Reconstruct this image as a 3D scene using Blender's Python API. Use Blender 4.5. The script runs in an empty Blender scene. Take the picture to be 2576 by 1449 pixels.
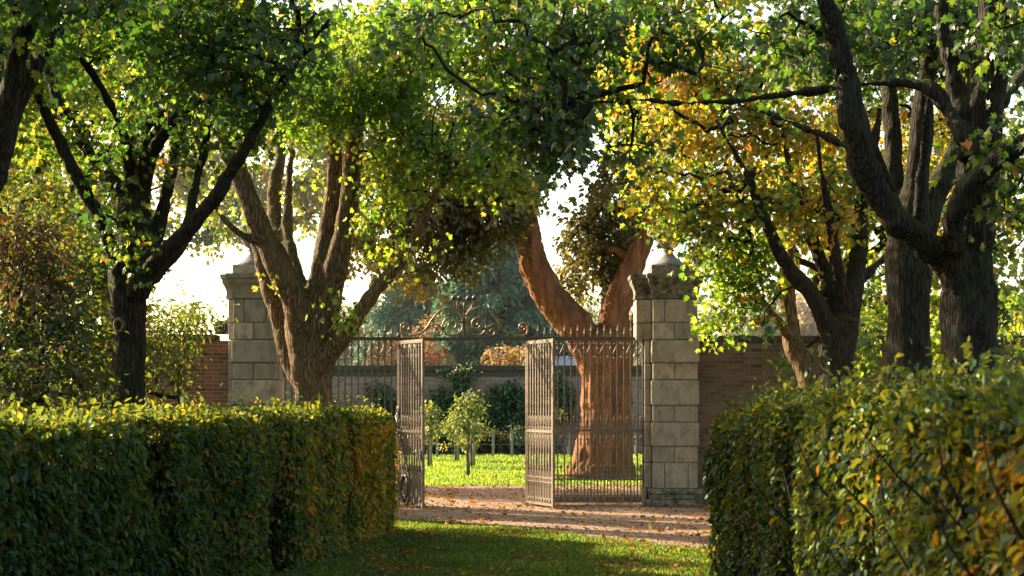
import bpy, bmesh, math, random
import numpy as np
from mathutils import Vector, noise
R = math.radians
random.seed(7)
RNG = np.random.default_rng(11)
scn = bpy.context.scene
col = scn.collection

# ------------------------------------------------------------------ camera frame (metres; camera at origin, eye 2 m)
FPX, CX, HY, EYE = 3900.0, 1288.0, 1010.0, 2.0
def P(px, py, Y):
    return Vector(((px - CX) / FPX * Y, Y, EYE + (HY - py) / FPX * Y))
def m(px, Y):
    return px / FPX * Y

# ------------------------------------------------------------------ bookkeeping
def tag(o, label=None, cat=None, group=None, kind=None):
    if label: o['label'] = label
    if cat: o['category'] = cat
    if group: o['group'] = group
    if kind: o['kind'] = kind
    return o
def empty(name, loc, label, cat, group=None, rz=0.0):
    o = bpy.data.objects.new(name, None); col.objects.link(o)
    o.location = loc; o.rotation_euler = (0, 0, rz); o.empty_display_size = 0.2
    return tag(o, label, cat, group)
def root_of(p):
    while p.parent: p = p.parent
    return p
def link(name, me, parent=None, loc=None, rot=None):
    o = bpy.data.objects.new(name, me); col.objects.link(o)
    if parent: o.parent = parent
    if loc is not None: o.location = loc
    if rot is not None: o.rotation_euler = rot
    return o

class MB:
    def __init__(s): s.v = []; s.f = []; s.sm = []
    def add(s, vs, fs, smooth=False):
        b = len(s.v); s.v += [tuple(v) for v in vs]
        s.f += [tuple(b + i for i in f) for f in fs]; s.sm += [smooth] * len(fs)
    def box(s, x0, x1, y0, y1, z0, z1):
        s.add([(x0,y0,z0),(x1,y0,z0),(x1,y1,z0),(x0,y1,z0),(x0,y0,z1),(x1,y0,z1),(x1,y1,z1),(x0,y1,z1)],
              [(0,3,2,1),(4,5,6,7),(0,1,5,4),(1,2,6,5),(2,3,7,6),(3,0,4,7)])
    def tube(s, pts, rad, n=8, cap=True, smooth=True, phase=0.0):
        pts = [Vector(p) for p in pts]
        if not hasattr(rad, '__len__'): rad = [rad] * len(pts)
        t0 = (pts[1] - pts[0]).normalized()
        ref = Vector((0, 1, 0)) if abs(t0.y) < 0.9 else Vector((1, 0, 0))
        u = t0.cross(ref).normalized()
        vs = []
        for i, p in enumerate(pts):
            t = (pts[min(i+1, len(pts)-1)] - pts[max(i-1, 0)])
            if t.length < 1e-9: t = t0
            t.normalize()
            u = (u - t * u.dot(t)).normalized(); w = t.cross(u)
            for k in range(n):
                a = 2*math.pi*k/n + phase
                vs.append(p + (u*math.cos(a) + w*math.sin(a)) * rad[i])
        fs = []
        for i in range(len(pts)-1):
            for k in range(n):
                a, b = i*n+k, i*n+(k+1) % n
                fs.append((a, b, b+n, a+n))
        if cap:
            fs.append(tuple(range(n-1, -1, -1))); fs.append(tuple(range((len(pts)-1)*n, len(pts)*n)))
        s.add(vs, fs, smooth)
    def lathe(s, prof, c, n=20, smooth=True):
        vs, fs = [], []
        for r, z in prof:
            for k in range(n):
                a = 2*math.pi*k/n
                vs.append((c[0]+r*math.cos(a), c[1]+r*math.sin(a), c[2]+z))
        for i in range(len(prof)-1):
            for k in range(n):
                a, b = i*n+k, i*n+(k+1) % n
                fs.append((a, b, b+n, a+n))
        fs.append(tuple(range(n-1, -1, -1))); fs.append(tuple(range((len(prof)-1)*n, len(prof)*n)))
        s.add(vs, fs, smooth)
    def mesh(s, name, mat, off=None):
        me = bpy.data.meshes.new(name)
        vs = s.v if off is None else [(v[0]-off[0], v[1]-off[1], v[2]-off[2]) for v in s.v]
        me.from_pydata(vs, [], s.f); me.polygons.foreach_set('use_smooth', s.sm)
        if mat: me.materials.append(mat)
        me.update(); return me
    def build(s, name, mat, parent=None, local=False):
        off = None
        if parent and not local: off = root_of(parent).location
        return link(name, s.mesh(name, mat, off), parent)

def bevel_mesh(me, w, seg=2):
    bm = bmesh.new(); bm.from_mesh(me)
    bmesh.ops.bevel(bm, geom=bm.edges[:], offset=w, segments=seg, profile=0.6, affect='EDGES')
    bm.to_mesh(me); bm.free(); return me

def spline(pts, step=5):
    """Catmull-Rom through tuples of any length."""
    a = np.array(pts, float); out = []
    for i in range(len(a)-1):
        p0, p1, p2, p3 = a[max(i-1,0)], a[i], a[i+1], a[min(i+2,len(a)-1)]
        for k in range(step):
            t = k/step
            out.append(0.5*((2*p1)+(-p0+p2)*t+(2*p0-5*p1+4*p2-p3)*t*t+(-p0+3*p1-3*p2+p3)*t**3))
    out.append(a[-1]); return np.array(out)

# ------------------------------------------------------------------ materials
class NT:
    def __init__(s, name):
        s.m = bpy.data.materials.new(name); s.m.use_nodes = True; s.t = s.m.node_tree; s.t.nodes.clear()
        s.out = s.n('ShaderNodeOutputMaterial')
    def n(s, t, **k):
        x = s.t.nodes.new(t)
        for a, b in k.items(): setattr(x, a, b)
        return x
    def l(s, a, b): s.t.links.new(a, b)
    def val(s, x, i, v):
        if hasattr(v, 'is_linked') or hasattr(v, 'links'): s.l(v, x.inputs[i])
        else: x.inputs[i].default_value = v
    def noise(s, vec, scale, detail=4, rough=0.6, dist=0.0):
        x = s.n('ShaderNodeTexNoise'); s.l(vec, x.inputs['Vector'])
        x.inputs['Scale'].default_value = scale; x.inputs['Detail'].default_value = detail
        x.inputs['Roughness'].default_value = rough; x.inputs['Distortion'].default_value = dist
        return x.outputs['Fac']
    def ramp(s, fac, stops):
        x = s.n('ShaderNodeValToRGB'); s.l(fac, x.inputs[0]); e = x.color_ramp.elements
        while len(e) < len(stops): e.new(0.5)
        for el, (p, c) in zip(e, stops):
            el.position = p; el.color = (*c, 1) if len(c) == 3 else c
        return x.outputs['Color']
    def mix(s, fac, a, b, mode='MIX'):
        x = s.n('ShaderNodeMix', data_type='RGBA', blend_type=mode)
        s.val(x, 0, fac); 
        for i, v in ((6, a), (7, b)):
            if isinstance(v, tuple): x.inputs[i].default_value = (*v, 1) if len(v) == 3 else v
            else: s.l(v, x.inputs[i])
        return x.outputs[2]
    def math(s, op, a, b=0.0, c=0.0):
        x = s.n('ShaderNodeMath', operation=op)
        for i, v in enumerate((a, b, c)): s.val(x, i, v)
        return x.outputs[0]
    def maprange(s, v, a, b, c=0.0, d=1.0):
        x = s.n('ShaderNodeMapRange'); s.l(v, x.inputs[0])
        for i, k in enumerate((a, b, c, d)): x.inputs[i+1].default_value = k
        return x.outputs[0]
    def coords(s, scale=(1,1,1), which='Object'):
        c = s.n('ShaderNodeTexCoord'); mp = s.n('ShaderNodeMapping'); s.l(c.outputs[which], mp.inputs[0])
        mp.inputs['Scale'].default_value = scale; return mp.outputs[0]
    def geo(s): return s.n('ShaderNodeNewGeometry').outputs
    def bump(s, h, strength=0.5, dist=0.02):
        x = s.n('ShaderNodeBump'); s.l(h, x.inputs['Height'])
        x.inputs['Strength'].default_value = strength; x.inputs['Distance'].default_value = dist
        return x.outputs[0]
    def principled(s, color, rough=0.8, bump=None, spec=0.3, metal=0.0):
        b = s.n('ShaderNodeBsdfPrincipled')
        if isinstance(color, tuple): b.inputs['Base Color'].default_value = (*color, 1)
        else: s.l(color, b.inputs['Base Color'])
        s.val(b, 'Roughness', rough); b.inputs['Specular IOR Level'].default_value = spec
        b.inputs['Metallic'].default_value = metal
        if bump: s.l(bump, b.inputs['Normal'])
        s.l(b.outputs[0], s.out.inputs[0]); return s.m

def leaf_mat(name, stops, tstops=None, trans=0.5, gloss=0.05, grough=0.45, gcol=(1, .97, .9)):
    t = NT(name)
    a = t.n('ShaderNodeAttribute', attribute_name='tint'); b = t.n('ShaderNodeAttribute', attribute_name='shade')
    vec = t.n('ShaderNodeTexCoord').outputs['Object']
    br = t.math('MULTIPLY', b.outputs['Fac'], t.maprange(t.noise(vec, 30, 2), 0.3, 0.7, 0.8, 1.2))
    def shaded(c):
        sc = t.n('ShaderNodeVectorMath', operation='SCALE'); t.l(c, sc.inputs[0]); t.l(br, sc.inputs['Scale']); return sc.outputs[0]
    if not tstops: tstops = [(q, (min(.9,c[0]*4.2), min(.9,c[1]*2.9), c[2]*1.0)) for q, c in stops]
    d = t.n('ShaderNodeBsdfDiffuse'); t.l(shaded(t.ramp(a.outputs['Fac'], stops)), d.inputs[0])
    tr = t.n('ShaderNodeBsdfTranslucent'); t.l(shaded(t.ramp(a.outputs['Fac'], tstops)), tr.inputs[0])
    g = t.n('ShaderNodeBsdfGlossy'); g.inputs['Roughness'].default_value = grough; g.inputs[0].default_value = (*gcol, 1)
    m1 = t.n('ShaderNodeMixShader'); m1.inputs[0].default_value = trans
    t.l(d.outputs[0], m1.inputs[1]); t.l(tr.outputs[0], m1.inputs[2])
    m2 = t.n('ShaderNodeMixShader'); m2.inputs[0].default_value = gloss
    t.l(m1.outputs[0], m2.inputs[1]); t.l(g.outputs[0], m2.inputs[2])
    t.l(m2.outputs[0], t.out.inputs[0]); return t.m

G1, G2, G3 = (0.016,0.040,0.008), (0.036,0.074,0.011), (0.085,0.115,0.014)
YE, OR, BR = (0.40,0.29,0.02), (0.36,0.13,0.012), (0.10,0.045,0.015)
TM = [(0,(.07,.22,.012)),(0.35,(.23,.43,.02)),(0.6,(.56,.62,.035)),(0.82,(.90,.66,.05)),(1,(.85,.38,.02))]
M = {}
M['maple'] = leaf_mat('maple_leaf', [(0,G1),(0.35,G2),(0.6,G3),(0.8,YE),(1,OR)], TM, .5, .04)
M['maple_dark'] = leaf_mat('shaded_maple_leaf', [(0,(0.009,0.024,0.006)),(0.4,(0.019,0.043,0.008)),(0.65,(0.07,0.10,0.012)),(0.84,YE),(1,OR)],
    [(0,(.03,.10,.008)),(0.4,(.11,.23,.013)),(0.65,(.42,.43,.03)),(0.84,(.75,.47,.03)),(1,(.7,.25,.02))], .45, .045)  # darkened maple leaf, canopy shade put into its colours
M['evergreen'] = leaf_mat('leathery_leaf', [(0,(0.030,0.036,0.012)),(0.5,(0.060,0.066,0.020)),(0.8,(0.115,0.105,0.028)),(1,(0.15,0.08,0.03))], None, .36, .05, .42)
M['hedge'] = leaf_mat('hornbeam_leaf', [(0,(0.012,0.027,0.011)),(0.4,(0.024,0.045,0.014)),(0.62,(0.07,0.082,0.017)),(0.8,(0.28,0.15,0.015)),(1,(0.20,0.06,0.015))],
    [(0,(.08,.12,.012)),(.4,(.20,.25,.02)),(.62,(.48,.42,.03)),(.8,(.75,.36,.02)),(1,(.55,.16,.02))], .42, .045, .42, (.55, .78, .5))
M['shrub'] = leaf_mat('shrub_leaf', [(0,(0.03,0.052,0.012)),(0.4,(0.060,0.088,0.016)),(0.6,(0.11,0.12,0.022)),(0.72,(0.10,0.055,0.028)),(1,(0.085,0.028,0.022))], [(0,(.12,.20,.015)),(.4,(.27,.33,.02)),(.6,(.42,.40,.03)),(.72,(.30,.13,.04)),(1,(.22,.06,.03))], .45, .05)
M['cedar'] = leaf_mat('cedar_needle', [(0,(0.045,0.125,0.095)),(0.6,(0.09,0.205,0.145)),(1,(0.20,0.28,0.12))], [(0,(.10,.26,.18)),(1,(.36,.48,.18))], .3, .02)  # blue-green needles, lightened in colour to stand in for distance haze
M['russet'] = leaf_mat('russet_leaf', [(0,(0.30,0.12,0.075)),(0.4,(0.36,0.17,0.09)),(0.75,(0.40,0.27,0.11)),(1,(0.22,0.21,0.05))], [(0,(.5,.2,.1)),(.5,(.55,.33,.12)),(1,(.5,.4,.1))], .45, .02)
M['far'] = leaf_mat('distant_leaf', [(0,(0.15,0.20,0.14)),(0.5,(0.22,0.26,0.13)),(0.8,(0.36,0.33,0.15)),(1,(0.38,0.26,0.18))], [(0,(.3,.38,.2)),(.5,(.42,.45,.2)),(1,(.6,.4,.2))], .4, .02)  # paled leaf colours, with the distance haze painted into them
M['fruit'] = leaf_mat('fruit_tree_leaf', [(0,(0.05,0.095,0.04)),(0.6,(0.10,0.15,0.05)),(1,(0.24,0.22,0.04))], None, .45, .07)
M['ivy'] = leaf_mat('wall_creeper_leaf', [(0,(0.05,0.105,0.06)),(0.7,(0.085,0.15,0.075)),(1,(0.13,0.17,0.06))], None, .25, .06)
M['fallen'] = leaf_mat('fallen_leaf', [(0,(0.12,0.055,0.02)),(0.4,(0.26,0.10,0.02)),(0.75,(0.42,0.19,0.02)),(1,(0.45,0.27,0.03))], None, .2, .03)
M['grass'] = leaf_mat('grass_blade', [(0,(0.022,0.050,0.007)),(0.6,(0.042,0.088,0.011)),(1,(0.11,0.14,0.025))], [(0,(.12,.22,.015)),(.6,(.24,.36,.02)),(1,(.45,.45,.05))], .5, .03)

def bark(name, a, b, c, moss=0.0, scale=1.0, strength=0.9, fibre=False):
    t = NT(name)
    v = t.coords((12*scale, 12*scale, (.55 if fibre else 1.5)*scale)); v2 = t.coords((1,1,1))
    vor = t.n('ShaderNodeTexVoronoi', feature='DISTANCE_TO_EDGE'); 
    nz = t.n('ShaderNodeTexNoise'); t.l(v, nz.inputs[0]); nz.inputs['Scale'].default_value = 1.5
    vm = t.n('ShaderNodeVectorMath', operation='ADD'); t.l(v, vm.inputs[0])
    vs = t.n('ShaderNodeVectorMath', operation='SCALE'); t.l(nz.outputs['Color'], vs.inputs[0]); vs.inputs['Scale'].default_value = 0.9
    t.l(vs.outputs[0], vm.inputs[1]); t.l(vm.outputs[0], vor.inputs['Vector']); vor.inputs['Scale'].default_value = 1.9
    crack = t.maprange(vor.outputs['Distance'], 0.0, 0.22)
    n2 = t.noise(v, 3, 6, 0.7)
    h = t.math('ADD', t.math('MULTIPLY', crack, 0.25 if fibre else 0.7), t.math('MULTIPLY', n2, 1.5) if fibre else n2)
    colr = t.mix(t.maprange(h, 0.45, 1.25), a, b)
    colr = t.mix(t.maprange(t.noise(v2, 2.2, 5), 0.5, 0.7), colr, c)
    if fibre:
        st = t.noise(t.coords((4, 4, .6)), 1.0, 6, .7, .6)
        colr = t.mix(t.maprange(st, .40, .62, .65, 0), colr, tuple(k*.38 for k in a))
        colr = t.mix(t.maprange(st, .6, .72, 0, .5), colr, tuple(min(.6,k*1.25) for k in b))
    if moss:
        g = t.geo(); sx = t.n('ShaderNodeSeparateXYZ'); t.l(g['Normal'], sx.inputs[0])
        up = t.maprange(t.math('ADD', sx.outputs['Z'], t.noise(v2, 3.5, 5)), 0.55, 1.1)
        colr = t.mix(t.math('MULTIPLY', up, moss), colr, (0.055, 0.065, 0.015))
    return t.principled(colr, 0.9, t.bump(h, strength, 0.035), 0.15)
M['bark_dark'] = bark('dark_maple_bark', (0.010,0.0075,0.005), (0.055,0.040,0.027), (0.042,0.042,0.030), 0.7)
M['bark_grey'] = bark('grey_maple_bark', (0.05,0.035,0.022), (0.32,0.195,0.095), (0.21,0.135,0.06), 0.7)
M['bark_red'] = bark('russet_bark', (0.16,0.060,0.026), (0.58,0.265,0.12), (0.32,0.14,0.065), 0.35, 1.5, 0.8, True)
M['bark_pale'] = bark('pale_sapling_bark', (0.12,0.10,0.08), (0.26,0.22,0.17), (0.2,0.18,0.14))
M['twig'] = NT('twig_bark').principled((0.022,0.018,0.013), 0.9, None, 0.1)

def stone_mat():
    t = NT('weathered_stone'); v = t.coords((1,1,1))
    oi = t.n('ShaderNodeObjectInfo')
    off = t.n('ShaderNodeVectorMath', operation='SCALE'); off.inputs[0].default_value = (13.1, 7.7, 5.3)
    t.l(oi.outputs['Random'], off.inputs['Scale'])
    va = t.n('ShaderNodeVectorMath', operation='ADD'); t.l(v, va.inputs[0]); t.l(off.outputs[0], va.inputs[1]); v2 = va.outputs[0]
    base = t.ramp(oi.outputs['Random'], [(0,(0.58,0.46,0.31)),(0.18,(0.29,0.255,0.185)),(0.36,(0.62,0.50,0.345)),(0.55,(0.34,0.31,0.235)),(0.75,(0.55,0.40,0.255)),(1,(0.235,0.215,0.16))])
    base = t.mix(t.maprange(t.noise(v2, 3.5, 6, 0.65), 0.35, 0.7), base, (0.30,0.26,0.185))
    mp = t.n('ShaderNodeMapping'); t.l(v2, mp.inputs[0]); mp.inputs['Scale'].default_value = (4, 4, 1.7)
    base = t.mix(t.math('MULTIPLY', t.maprange(t.noise(mp.outputs[0], 1.6, 5, 0.7), 0.45, 0.66), 0.75), base, (0.10,0.092,0.066))
    g = t.geo(); sx = t.n('ShaderNodeSeparateXYZ'); t.l(g['Normal'], sx.inputs[0])
    base = t.mix(t.maprange(sx.outputs['Z'], 0.3, 0.9, 0, 0.8), base, (0.07,0.07,0.05))
    base = t.mix(t.math('MULTIPLY', t.maprange(t.noise(v2, 7, 6, 0.75), .56, .68), .55), base, (0.13,0.125,0.085))
    h = t.noise(v2, 28, 6, 0.7)
    base = t.mix(t.maprange(h, 0.3, 0.75, 0.0, 0.4), base, (0.56,0.48,0.36))
    return t.principled(base, 0.92, t.bump(h, 0.35, 0.02), 0.2)
M['stone'] = stone_mat()
def stone_dark():
    t = NT('mossy_black_stone'); v = t.coords((1,1,1))
    h = t.noise(v, 9, 6, 0.7)
    c = t.ramp(h, [(0.22,(0.025,0.026,0.018)),(0.42,(0.085,0.084,0.058)),(0.56,(0.26,0.23,0.17)),(0.75,(0.45,0.39,0.29))])
    return t.principled(c, 0.95, t.bump(t.noise(v, 25, 5, .7), 0.4, 0.02), 0.15)
M['stone_dark'] = stone_dark()
def lead():
    t = NT('pale_grey_finial_stone'); v = t.coords()
    h = t.noise(v, 7, 6, .7)
    return t.principled(t.ramp(h, [(0.3,(0.13,0.12,0.11)),(0.6,(0.30,0.27,0.25)),(0.8,(0.22,0.19,0.14))]), 0.9, t.bump(t.noise(v, 22, 5), .4, .02), .2)
M['finial'] = lead()

def brick_mat(name, c1, c2, mortar, wash, wash_amt):
    t = NT(name); c = t.n('ShaderNodeTexCoord'); sx = t.n('ShaderNodeSeparateXYZ'); t.l(c.outputs['Object'], sx.inputs[0])
    cb = t.n('ShaderNodeCombineXYZ'); t.l(t.math('ADD', sx.outputs['X'], sx.outputs['Y']), cb.inputs[0]); t.l(sx.outputs['Z'], cb.inputs[1])
    b = t.n('ShaderNodeTexBrick'); nzv = t.n('ShaderNodeTexNoise'); t.l(cb.outputs[0], nzv.inputs[0]); nzv.inputs['Scale'].default_value = 6
    va = t.n('ShaderNodeVectorMath', operation='MULTIPLY_ADD'); t.l(nzv.outputs['Color'], va.inputs[0]); va.inputs[1].default_value = (0.018,)*3; t.l(cb.outputs[0], va.inputs[2])
    t.l(va.outputs[0], b.inputs['Vector'])
    b.offset = 0.5
    b.inputs['Color1'].default_value = (0,0,0,1); b.inputs['Color2'].default_value = (1,1,1,1); b.inputs['Mortar'].default_value = (0.5,0.5,0.5,1)
    b.inputs['Scale'].default_value = 1.0; b.inputs['Mortar Size'].default_value = 0.007; b.inputs['Mortar Smooth'].default_value = 0.3
    b.inputs['Brick Width'].default_value = 0.228; b.inputs['Row Height'].default_value = 0.076; b.inputs['Bias'].default_value = 0.0
    obj = c.outputs['Object']
    bc = t.ramp(b.outputs['Color'], [(0,c1),(0.5,c2),(0.8,tuple(k*1.25 for k in c2)),(1,tuple(k*0.55 for k in c1))])
    bc = t.mix(t.maprange(t.noise(obj, 30, 5, .7), .35, .7, 0, .5), bc, tuple(k*0.6 for k in c1))
    cc = t.mix(b.outputs['Fac'], bc, mortar)
    cc = t.mix(t.math('MULTIPLY', t.maprange(t.noise(obj, 1.1, 6, .65), .38, .68), wash_amt), cc, wash)
    h = t.math('SUBTRACT', t.math('MULTIPLY', t.noise(obj, 40, 4), 0.5), b.outputs['Fac'])
    return t.principled(cc, 0.92, t.bump(h, 0.6, 0.012), 0.15)
M['brick'] = brick_mat('brown_brick', (0.13,0.082,0.054), (0.215,0.150,0.098), (0.21,0.175,0.12), (0.19,0.155,0.10), 0.5)
M['brick_red'] = brick_mat('red_brick', (0.22,0.075,0.04), (0.35,0.145,0.075), (0.36,0.285,0.195), (0.24,0.15,0.085), 0.35)
M['brick_far'] = brick_mat('hazy_garden_brick', (0.20,0.115,0.10), (0.34,0.22,0.19), (0.52,0.47,0.42), (0.29,0.235,0.22), 0.3)  # brick colours lightened to stand in for distance haze
def coping():
    t = NT('dark_coping_brick'); v = t.coords((1,1,1))
    w = t.n('ShaderNodeTexBrick'); t.l(t.coords((1,1,1)), w.inputs['Vector'])
    w.inputs['Brick Width'].default_value = 0.085; w.inputs['Row Height'].default_value = 4.0; w.inputs['Scale'].default_value = 1; w.inputs['Mortar Size'].default_value = 0.008
    w.inputs['Color1'].default_value = (0.10,0.07,0.05,1); w.inputs['Color2'].default_value = (0.15,0.12,0.09,1); w.inputs['Mortar'].default_value = (0.05,0.045,0.04,1)
    c = t.mix(t.maprange(t.noise(v, 4, 6, .7), .4, .7, 0, .8), w.outputs['Color'], (0.05,0.05,0.04))
    return t.principled(c, .95, t.bump(t.noise(v, 30, 4), .4, .02), .1)
M['coping'] = coping()
def iron():
    t = NT('old_bronze_painted_iron'); v = t.coords()
    n = t.noise(v, 18, 5, .7)
    c = t.ramp(n, [(0.3,(0.045,0.034,0.022)),(0.55,(0.10,0.078,0.055)),(0.75,(0.17,0.13,0.085))])
    return t.principled(c, t.maprange(n, .3, .7, .38, .6), t.bump(n, .25, .01), .5, 0.15)
M['iron'] = iron()
def ironlight():
    t = NT('sunlit_iron_paint'); v = t.coords()
    n = t.noise(v, 16, 5, .7)
    c = t.ramp(n, [(0.3,(0.085,0.057,0.034)),(0.55,(0.20,0.145,0.09)),(0.75,(0.36,0.275,0.185))])
    return t.principled(c, .5, t.bump(n, .25, .01), .5)
M['iron_light'] = ironlight()  # lit copy of the iron, sunshine mixed into its paint colour
def gilt():
    t = NT('worn_gilt_iron'); v = t.coords()
    n = t.noise(v, 10, 5, .7)
    c = t.ramp(n, [(0.3,(0.07,0.048,0.026)),(0.5,(0.27,0.165,0.06)),(0.75,(0.48,0.31,0.11))])
    return t.principled(c, .42, t.bump(n, .2, .01), .5, 0.4)
M['gilt'] = gilt()

def ground_mat():
    t = NT('lawn_soil'); v = t.coords()
    c = t.ramp(t.noise(v, 2.2, 6, .7), [(0.3,(0.014,0.032,0.007)),(0.55,(0.026,0.052,0.010)),(0.8,(0.05,0.06,0.015))])
    c = t.mix(t.maprange(t.noise(v, .9, 5, .7), .52, .68, 0, .7), c, (0.045,0.036,0.016))
    c = t.mix(t.maprange(t.noise(v, 26, 4, .7), .5, .7, 0, .6), c, (0.05,0.035,0.016))
    return t.principled(c, .95, t.bump(t.noise(v, 40, 4), .8, .03), .1)
M['ground'] = ground_mat()
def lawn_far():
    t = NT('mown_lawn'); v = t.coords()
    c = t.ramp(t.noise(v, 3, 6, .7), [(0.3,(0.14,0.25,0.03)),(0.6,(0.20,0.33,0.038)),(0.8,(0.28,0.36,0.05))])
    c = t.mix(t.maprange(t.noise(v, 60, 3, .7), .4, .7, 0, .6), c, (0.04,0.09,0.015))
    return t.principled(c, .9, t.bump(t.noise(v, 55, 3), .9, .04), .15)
M['lawn_far'] = lawn_far()  # lawn greens raised in colour to show full sun
def gravel():
    t = NT('leafy_gravel'); v = t.coords()
    vo = t.n('ShaderNodeTexVoronoi'); t.l(v, vo.inputs['Vector']); vo.inputs['Scale'].default_value = 26; vo.inputs['Randomness'].default_value = 1
    sx = t.n('ShaderNodeSeparateColor'); t.l(vo.outputs['Color'], sx.inputs[0])
    c = t.ramp(sx.outputs[0], [(0,(0.19,0.12,0.08)),(0.3,(0.38,0.26,0.18)),(0.6,(0.54,0.40,0.30)),(0.85,(0.40,0.23,0.13)),(1,(0.64,0.52,0.42))])
    c = t.mix(t.maprange(t.noise(v, 1.3, 6, .7), .42, .68, 0, .45), c, (0.30,0.16,0.09))
    c = t.mix(t.maprange(t.noise(t.coords((.5, 1.6, 1)), .8, 5, .7), .5, .66, 0, .55), c, (0.15,0.095,0.06))
    c = t.mix(t.maprange(t.noise(v, 90, 3, .7), .5, .7, 0, .5), c, (0.08,0.05,0.03))
    h = t.math('ADD', t.math('MULTIPLY', vo.outputs['Distance'], -1.0), t.noise(v, 70, 3))
    return t.principled(c, .95, t.bump(h, .8, .035), .15)
M['gravel'] = gravel()
M['soil'] = NT('bed_soil').principled((0.06,0.04,0.028), .95)
def plain(name, c, rough=.85, sc=12):
    t = NT(name); v = t.coords(); n = t.noise(v, sc, 5, .7)
    return t.principled(t.mix(t.maprange(n, .3, .7), tuple(k*.65 for k in c), c), rough, t.bump(n, .3, .01), .2)
M['post'] = plain('grey_post', (0.36,0.33,0.30)); M['wire'] = plain('wire', (0.2,0.2,0.2))
M['roof'] = plain('pale_roof', (0.42,0.46,0.55)); M['shedwall'] = plain('shed_wall', (0.3,0.3,0.3))
M['core'] = plain('dark_core', (0.018,0.014,0.008), .95, 30)  # near-black colour standing in for shade inside hedges and the knot

# ------------------------------------------------------------------ leaves
def shape_maple(petiole=0.0):
    o = [(0,0),(0.30,-0.06),(0.55,0.22),(0.36,0.30),(0.50,0.62),(0.20,0.55),(0,1.0)]
    out = o + [(-x, y) for x, y in reversed(o[1:-1])]
    v = np.array([(0,0.36,0)] + [(x, y, 0) for x, y in out], float)
    v[:,2] = -0.35*np.abs(v[:,0])**1.4 - 0.18*(v[:,1]-0.3)**2
    n = len(out); f = np.array([(0, i+1, (i+1) % n + 1) for i in range(n)])
    return v, f
def shape_lobed():
    out = [(0,0),(0.46,0.12),(0.27,0.33),(0.40,0.62),(0.0,1.0),(-0.40,0.62),(-0.27,0.33),(-0.46,0.12)]
    v = np.array([(0,0.38,0.03)] + [(x, y, -0.3*abs(x)) for x, y in out], float)
    n = len(out); f = np.array([(0, i+1, (i+1) % n + 1) for i in range(n)])
    return v, f
def shape_oval(w=0.30):
    v = np.array([(0,0,0),(w*.8,0.22,.10*w*3),(w,0.5,.13*w*3),(w*.55,0.82,.06*w*3),(0,1,-.06),(-w*.55,0.82,.06*w*3),(-w,0.5,.13*w*3),(-w*.8,0.22,.10*w*3),(0,.5,0)], float)
    f = np.array([(0,1,2,8),(8,2,3,4),(8,4,5,6),(0,8,6,7)]); return v, f
def shape_diamond(w=0.32):
    v = np.array([(0,0,0),(w,0.5,.08),(0,1,0),(-w,0.5,.08)], float)
    return v, np.array([(0,1,2),(0,2,3)])
SH = {'maple': shape_maple(), 'lobed': shape_lobed(), 'oval': shape_oval(), 'diamond': shape_diamond(), 'narrow': shape_diamond(.16), 'long': shape_oval(.2)}

def norm(a): return a / np.maximum(np.linalg.norm(a, axis=1, keepdims=True), 1e-9)
def leaf_mesh(name, pos, ydir, nrm, size, tint, shade, shape, mat, off=(0,0,0)):
    bv, bf = SH[shape]; N = len(pos); print('LEAVES', name, N)
    y = norm(ydir); z = norm(nrm - y*np.sum(nrm*y, axis=1, keepdims=True)); x = np.cross(y, z)
    sz = size[:,None,None]
    wx = (RNG.uniform(.8, 1.15, N))[:,None,None]; cz = RNG.uniform(-0.6, 3.2, N)[:,None,None]
    V = (pos[:,None,:] - np.array(off)[None,None,:] + sz*(wx*bv[None,:,0:1]*x[:,None,:] + bv[None,:,1:2]*y[:,None,:] + cz*bv[None,:,2:3]*z[:,None,:]))
    nv = len(bv); k = bf.shape[1]
    F = (bf[None] + (np.arange(N)*nv)[:,None,None]).reshape(-1)
    nf = N*len(bf)
    me = bpy.data.meshes.new(name)
    me.vertices.add(N*nv); me.vertices.foreach_set('co', V.astype(np.float32).reshape(-1))
    me.loops.add(len(F)); me.loops.foreach_set('vertex_index', F.astype(np.int32))
    me.polygons.add(nf); me.polygons.foreach_set('loop_start', np.arange(0, nf*k, k, dtype=np.int32))
    try: me.polygons.foreach_set('loop_total', np.full(nf, k, dtype=np.int32))
    except Exception: pass
    me.update(calc_edges=True)
    for nm, a in (('tint', tint), ('shade', shade)):
        at = me.attributes.new(nm, 'FLOAT', 'POINT'); at.data.foreach_set('value', np.repeat(np.clip(a,0,2), nv).astype(np.float32))
    me.materials.append(mat); return me

def rnd_dir(n):
    return norm(RNG.normal(size=(n,3)))
def n3(p, f, o=0.0): return noise.noise(Vector((p[0]*f+o, p[1]*f-o, p[2]*f+2*o)))

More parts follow.
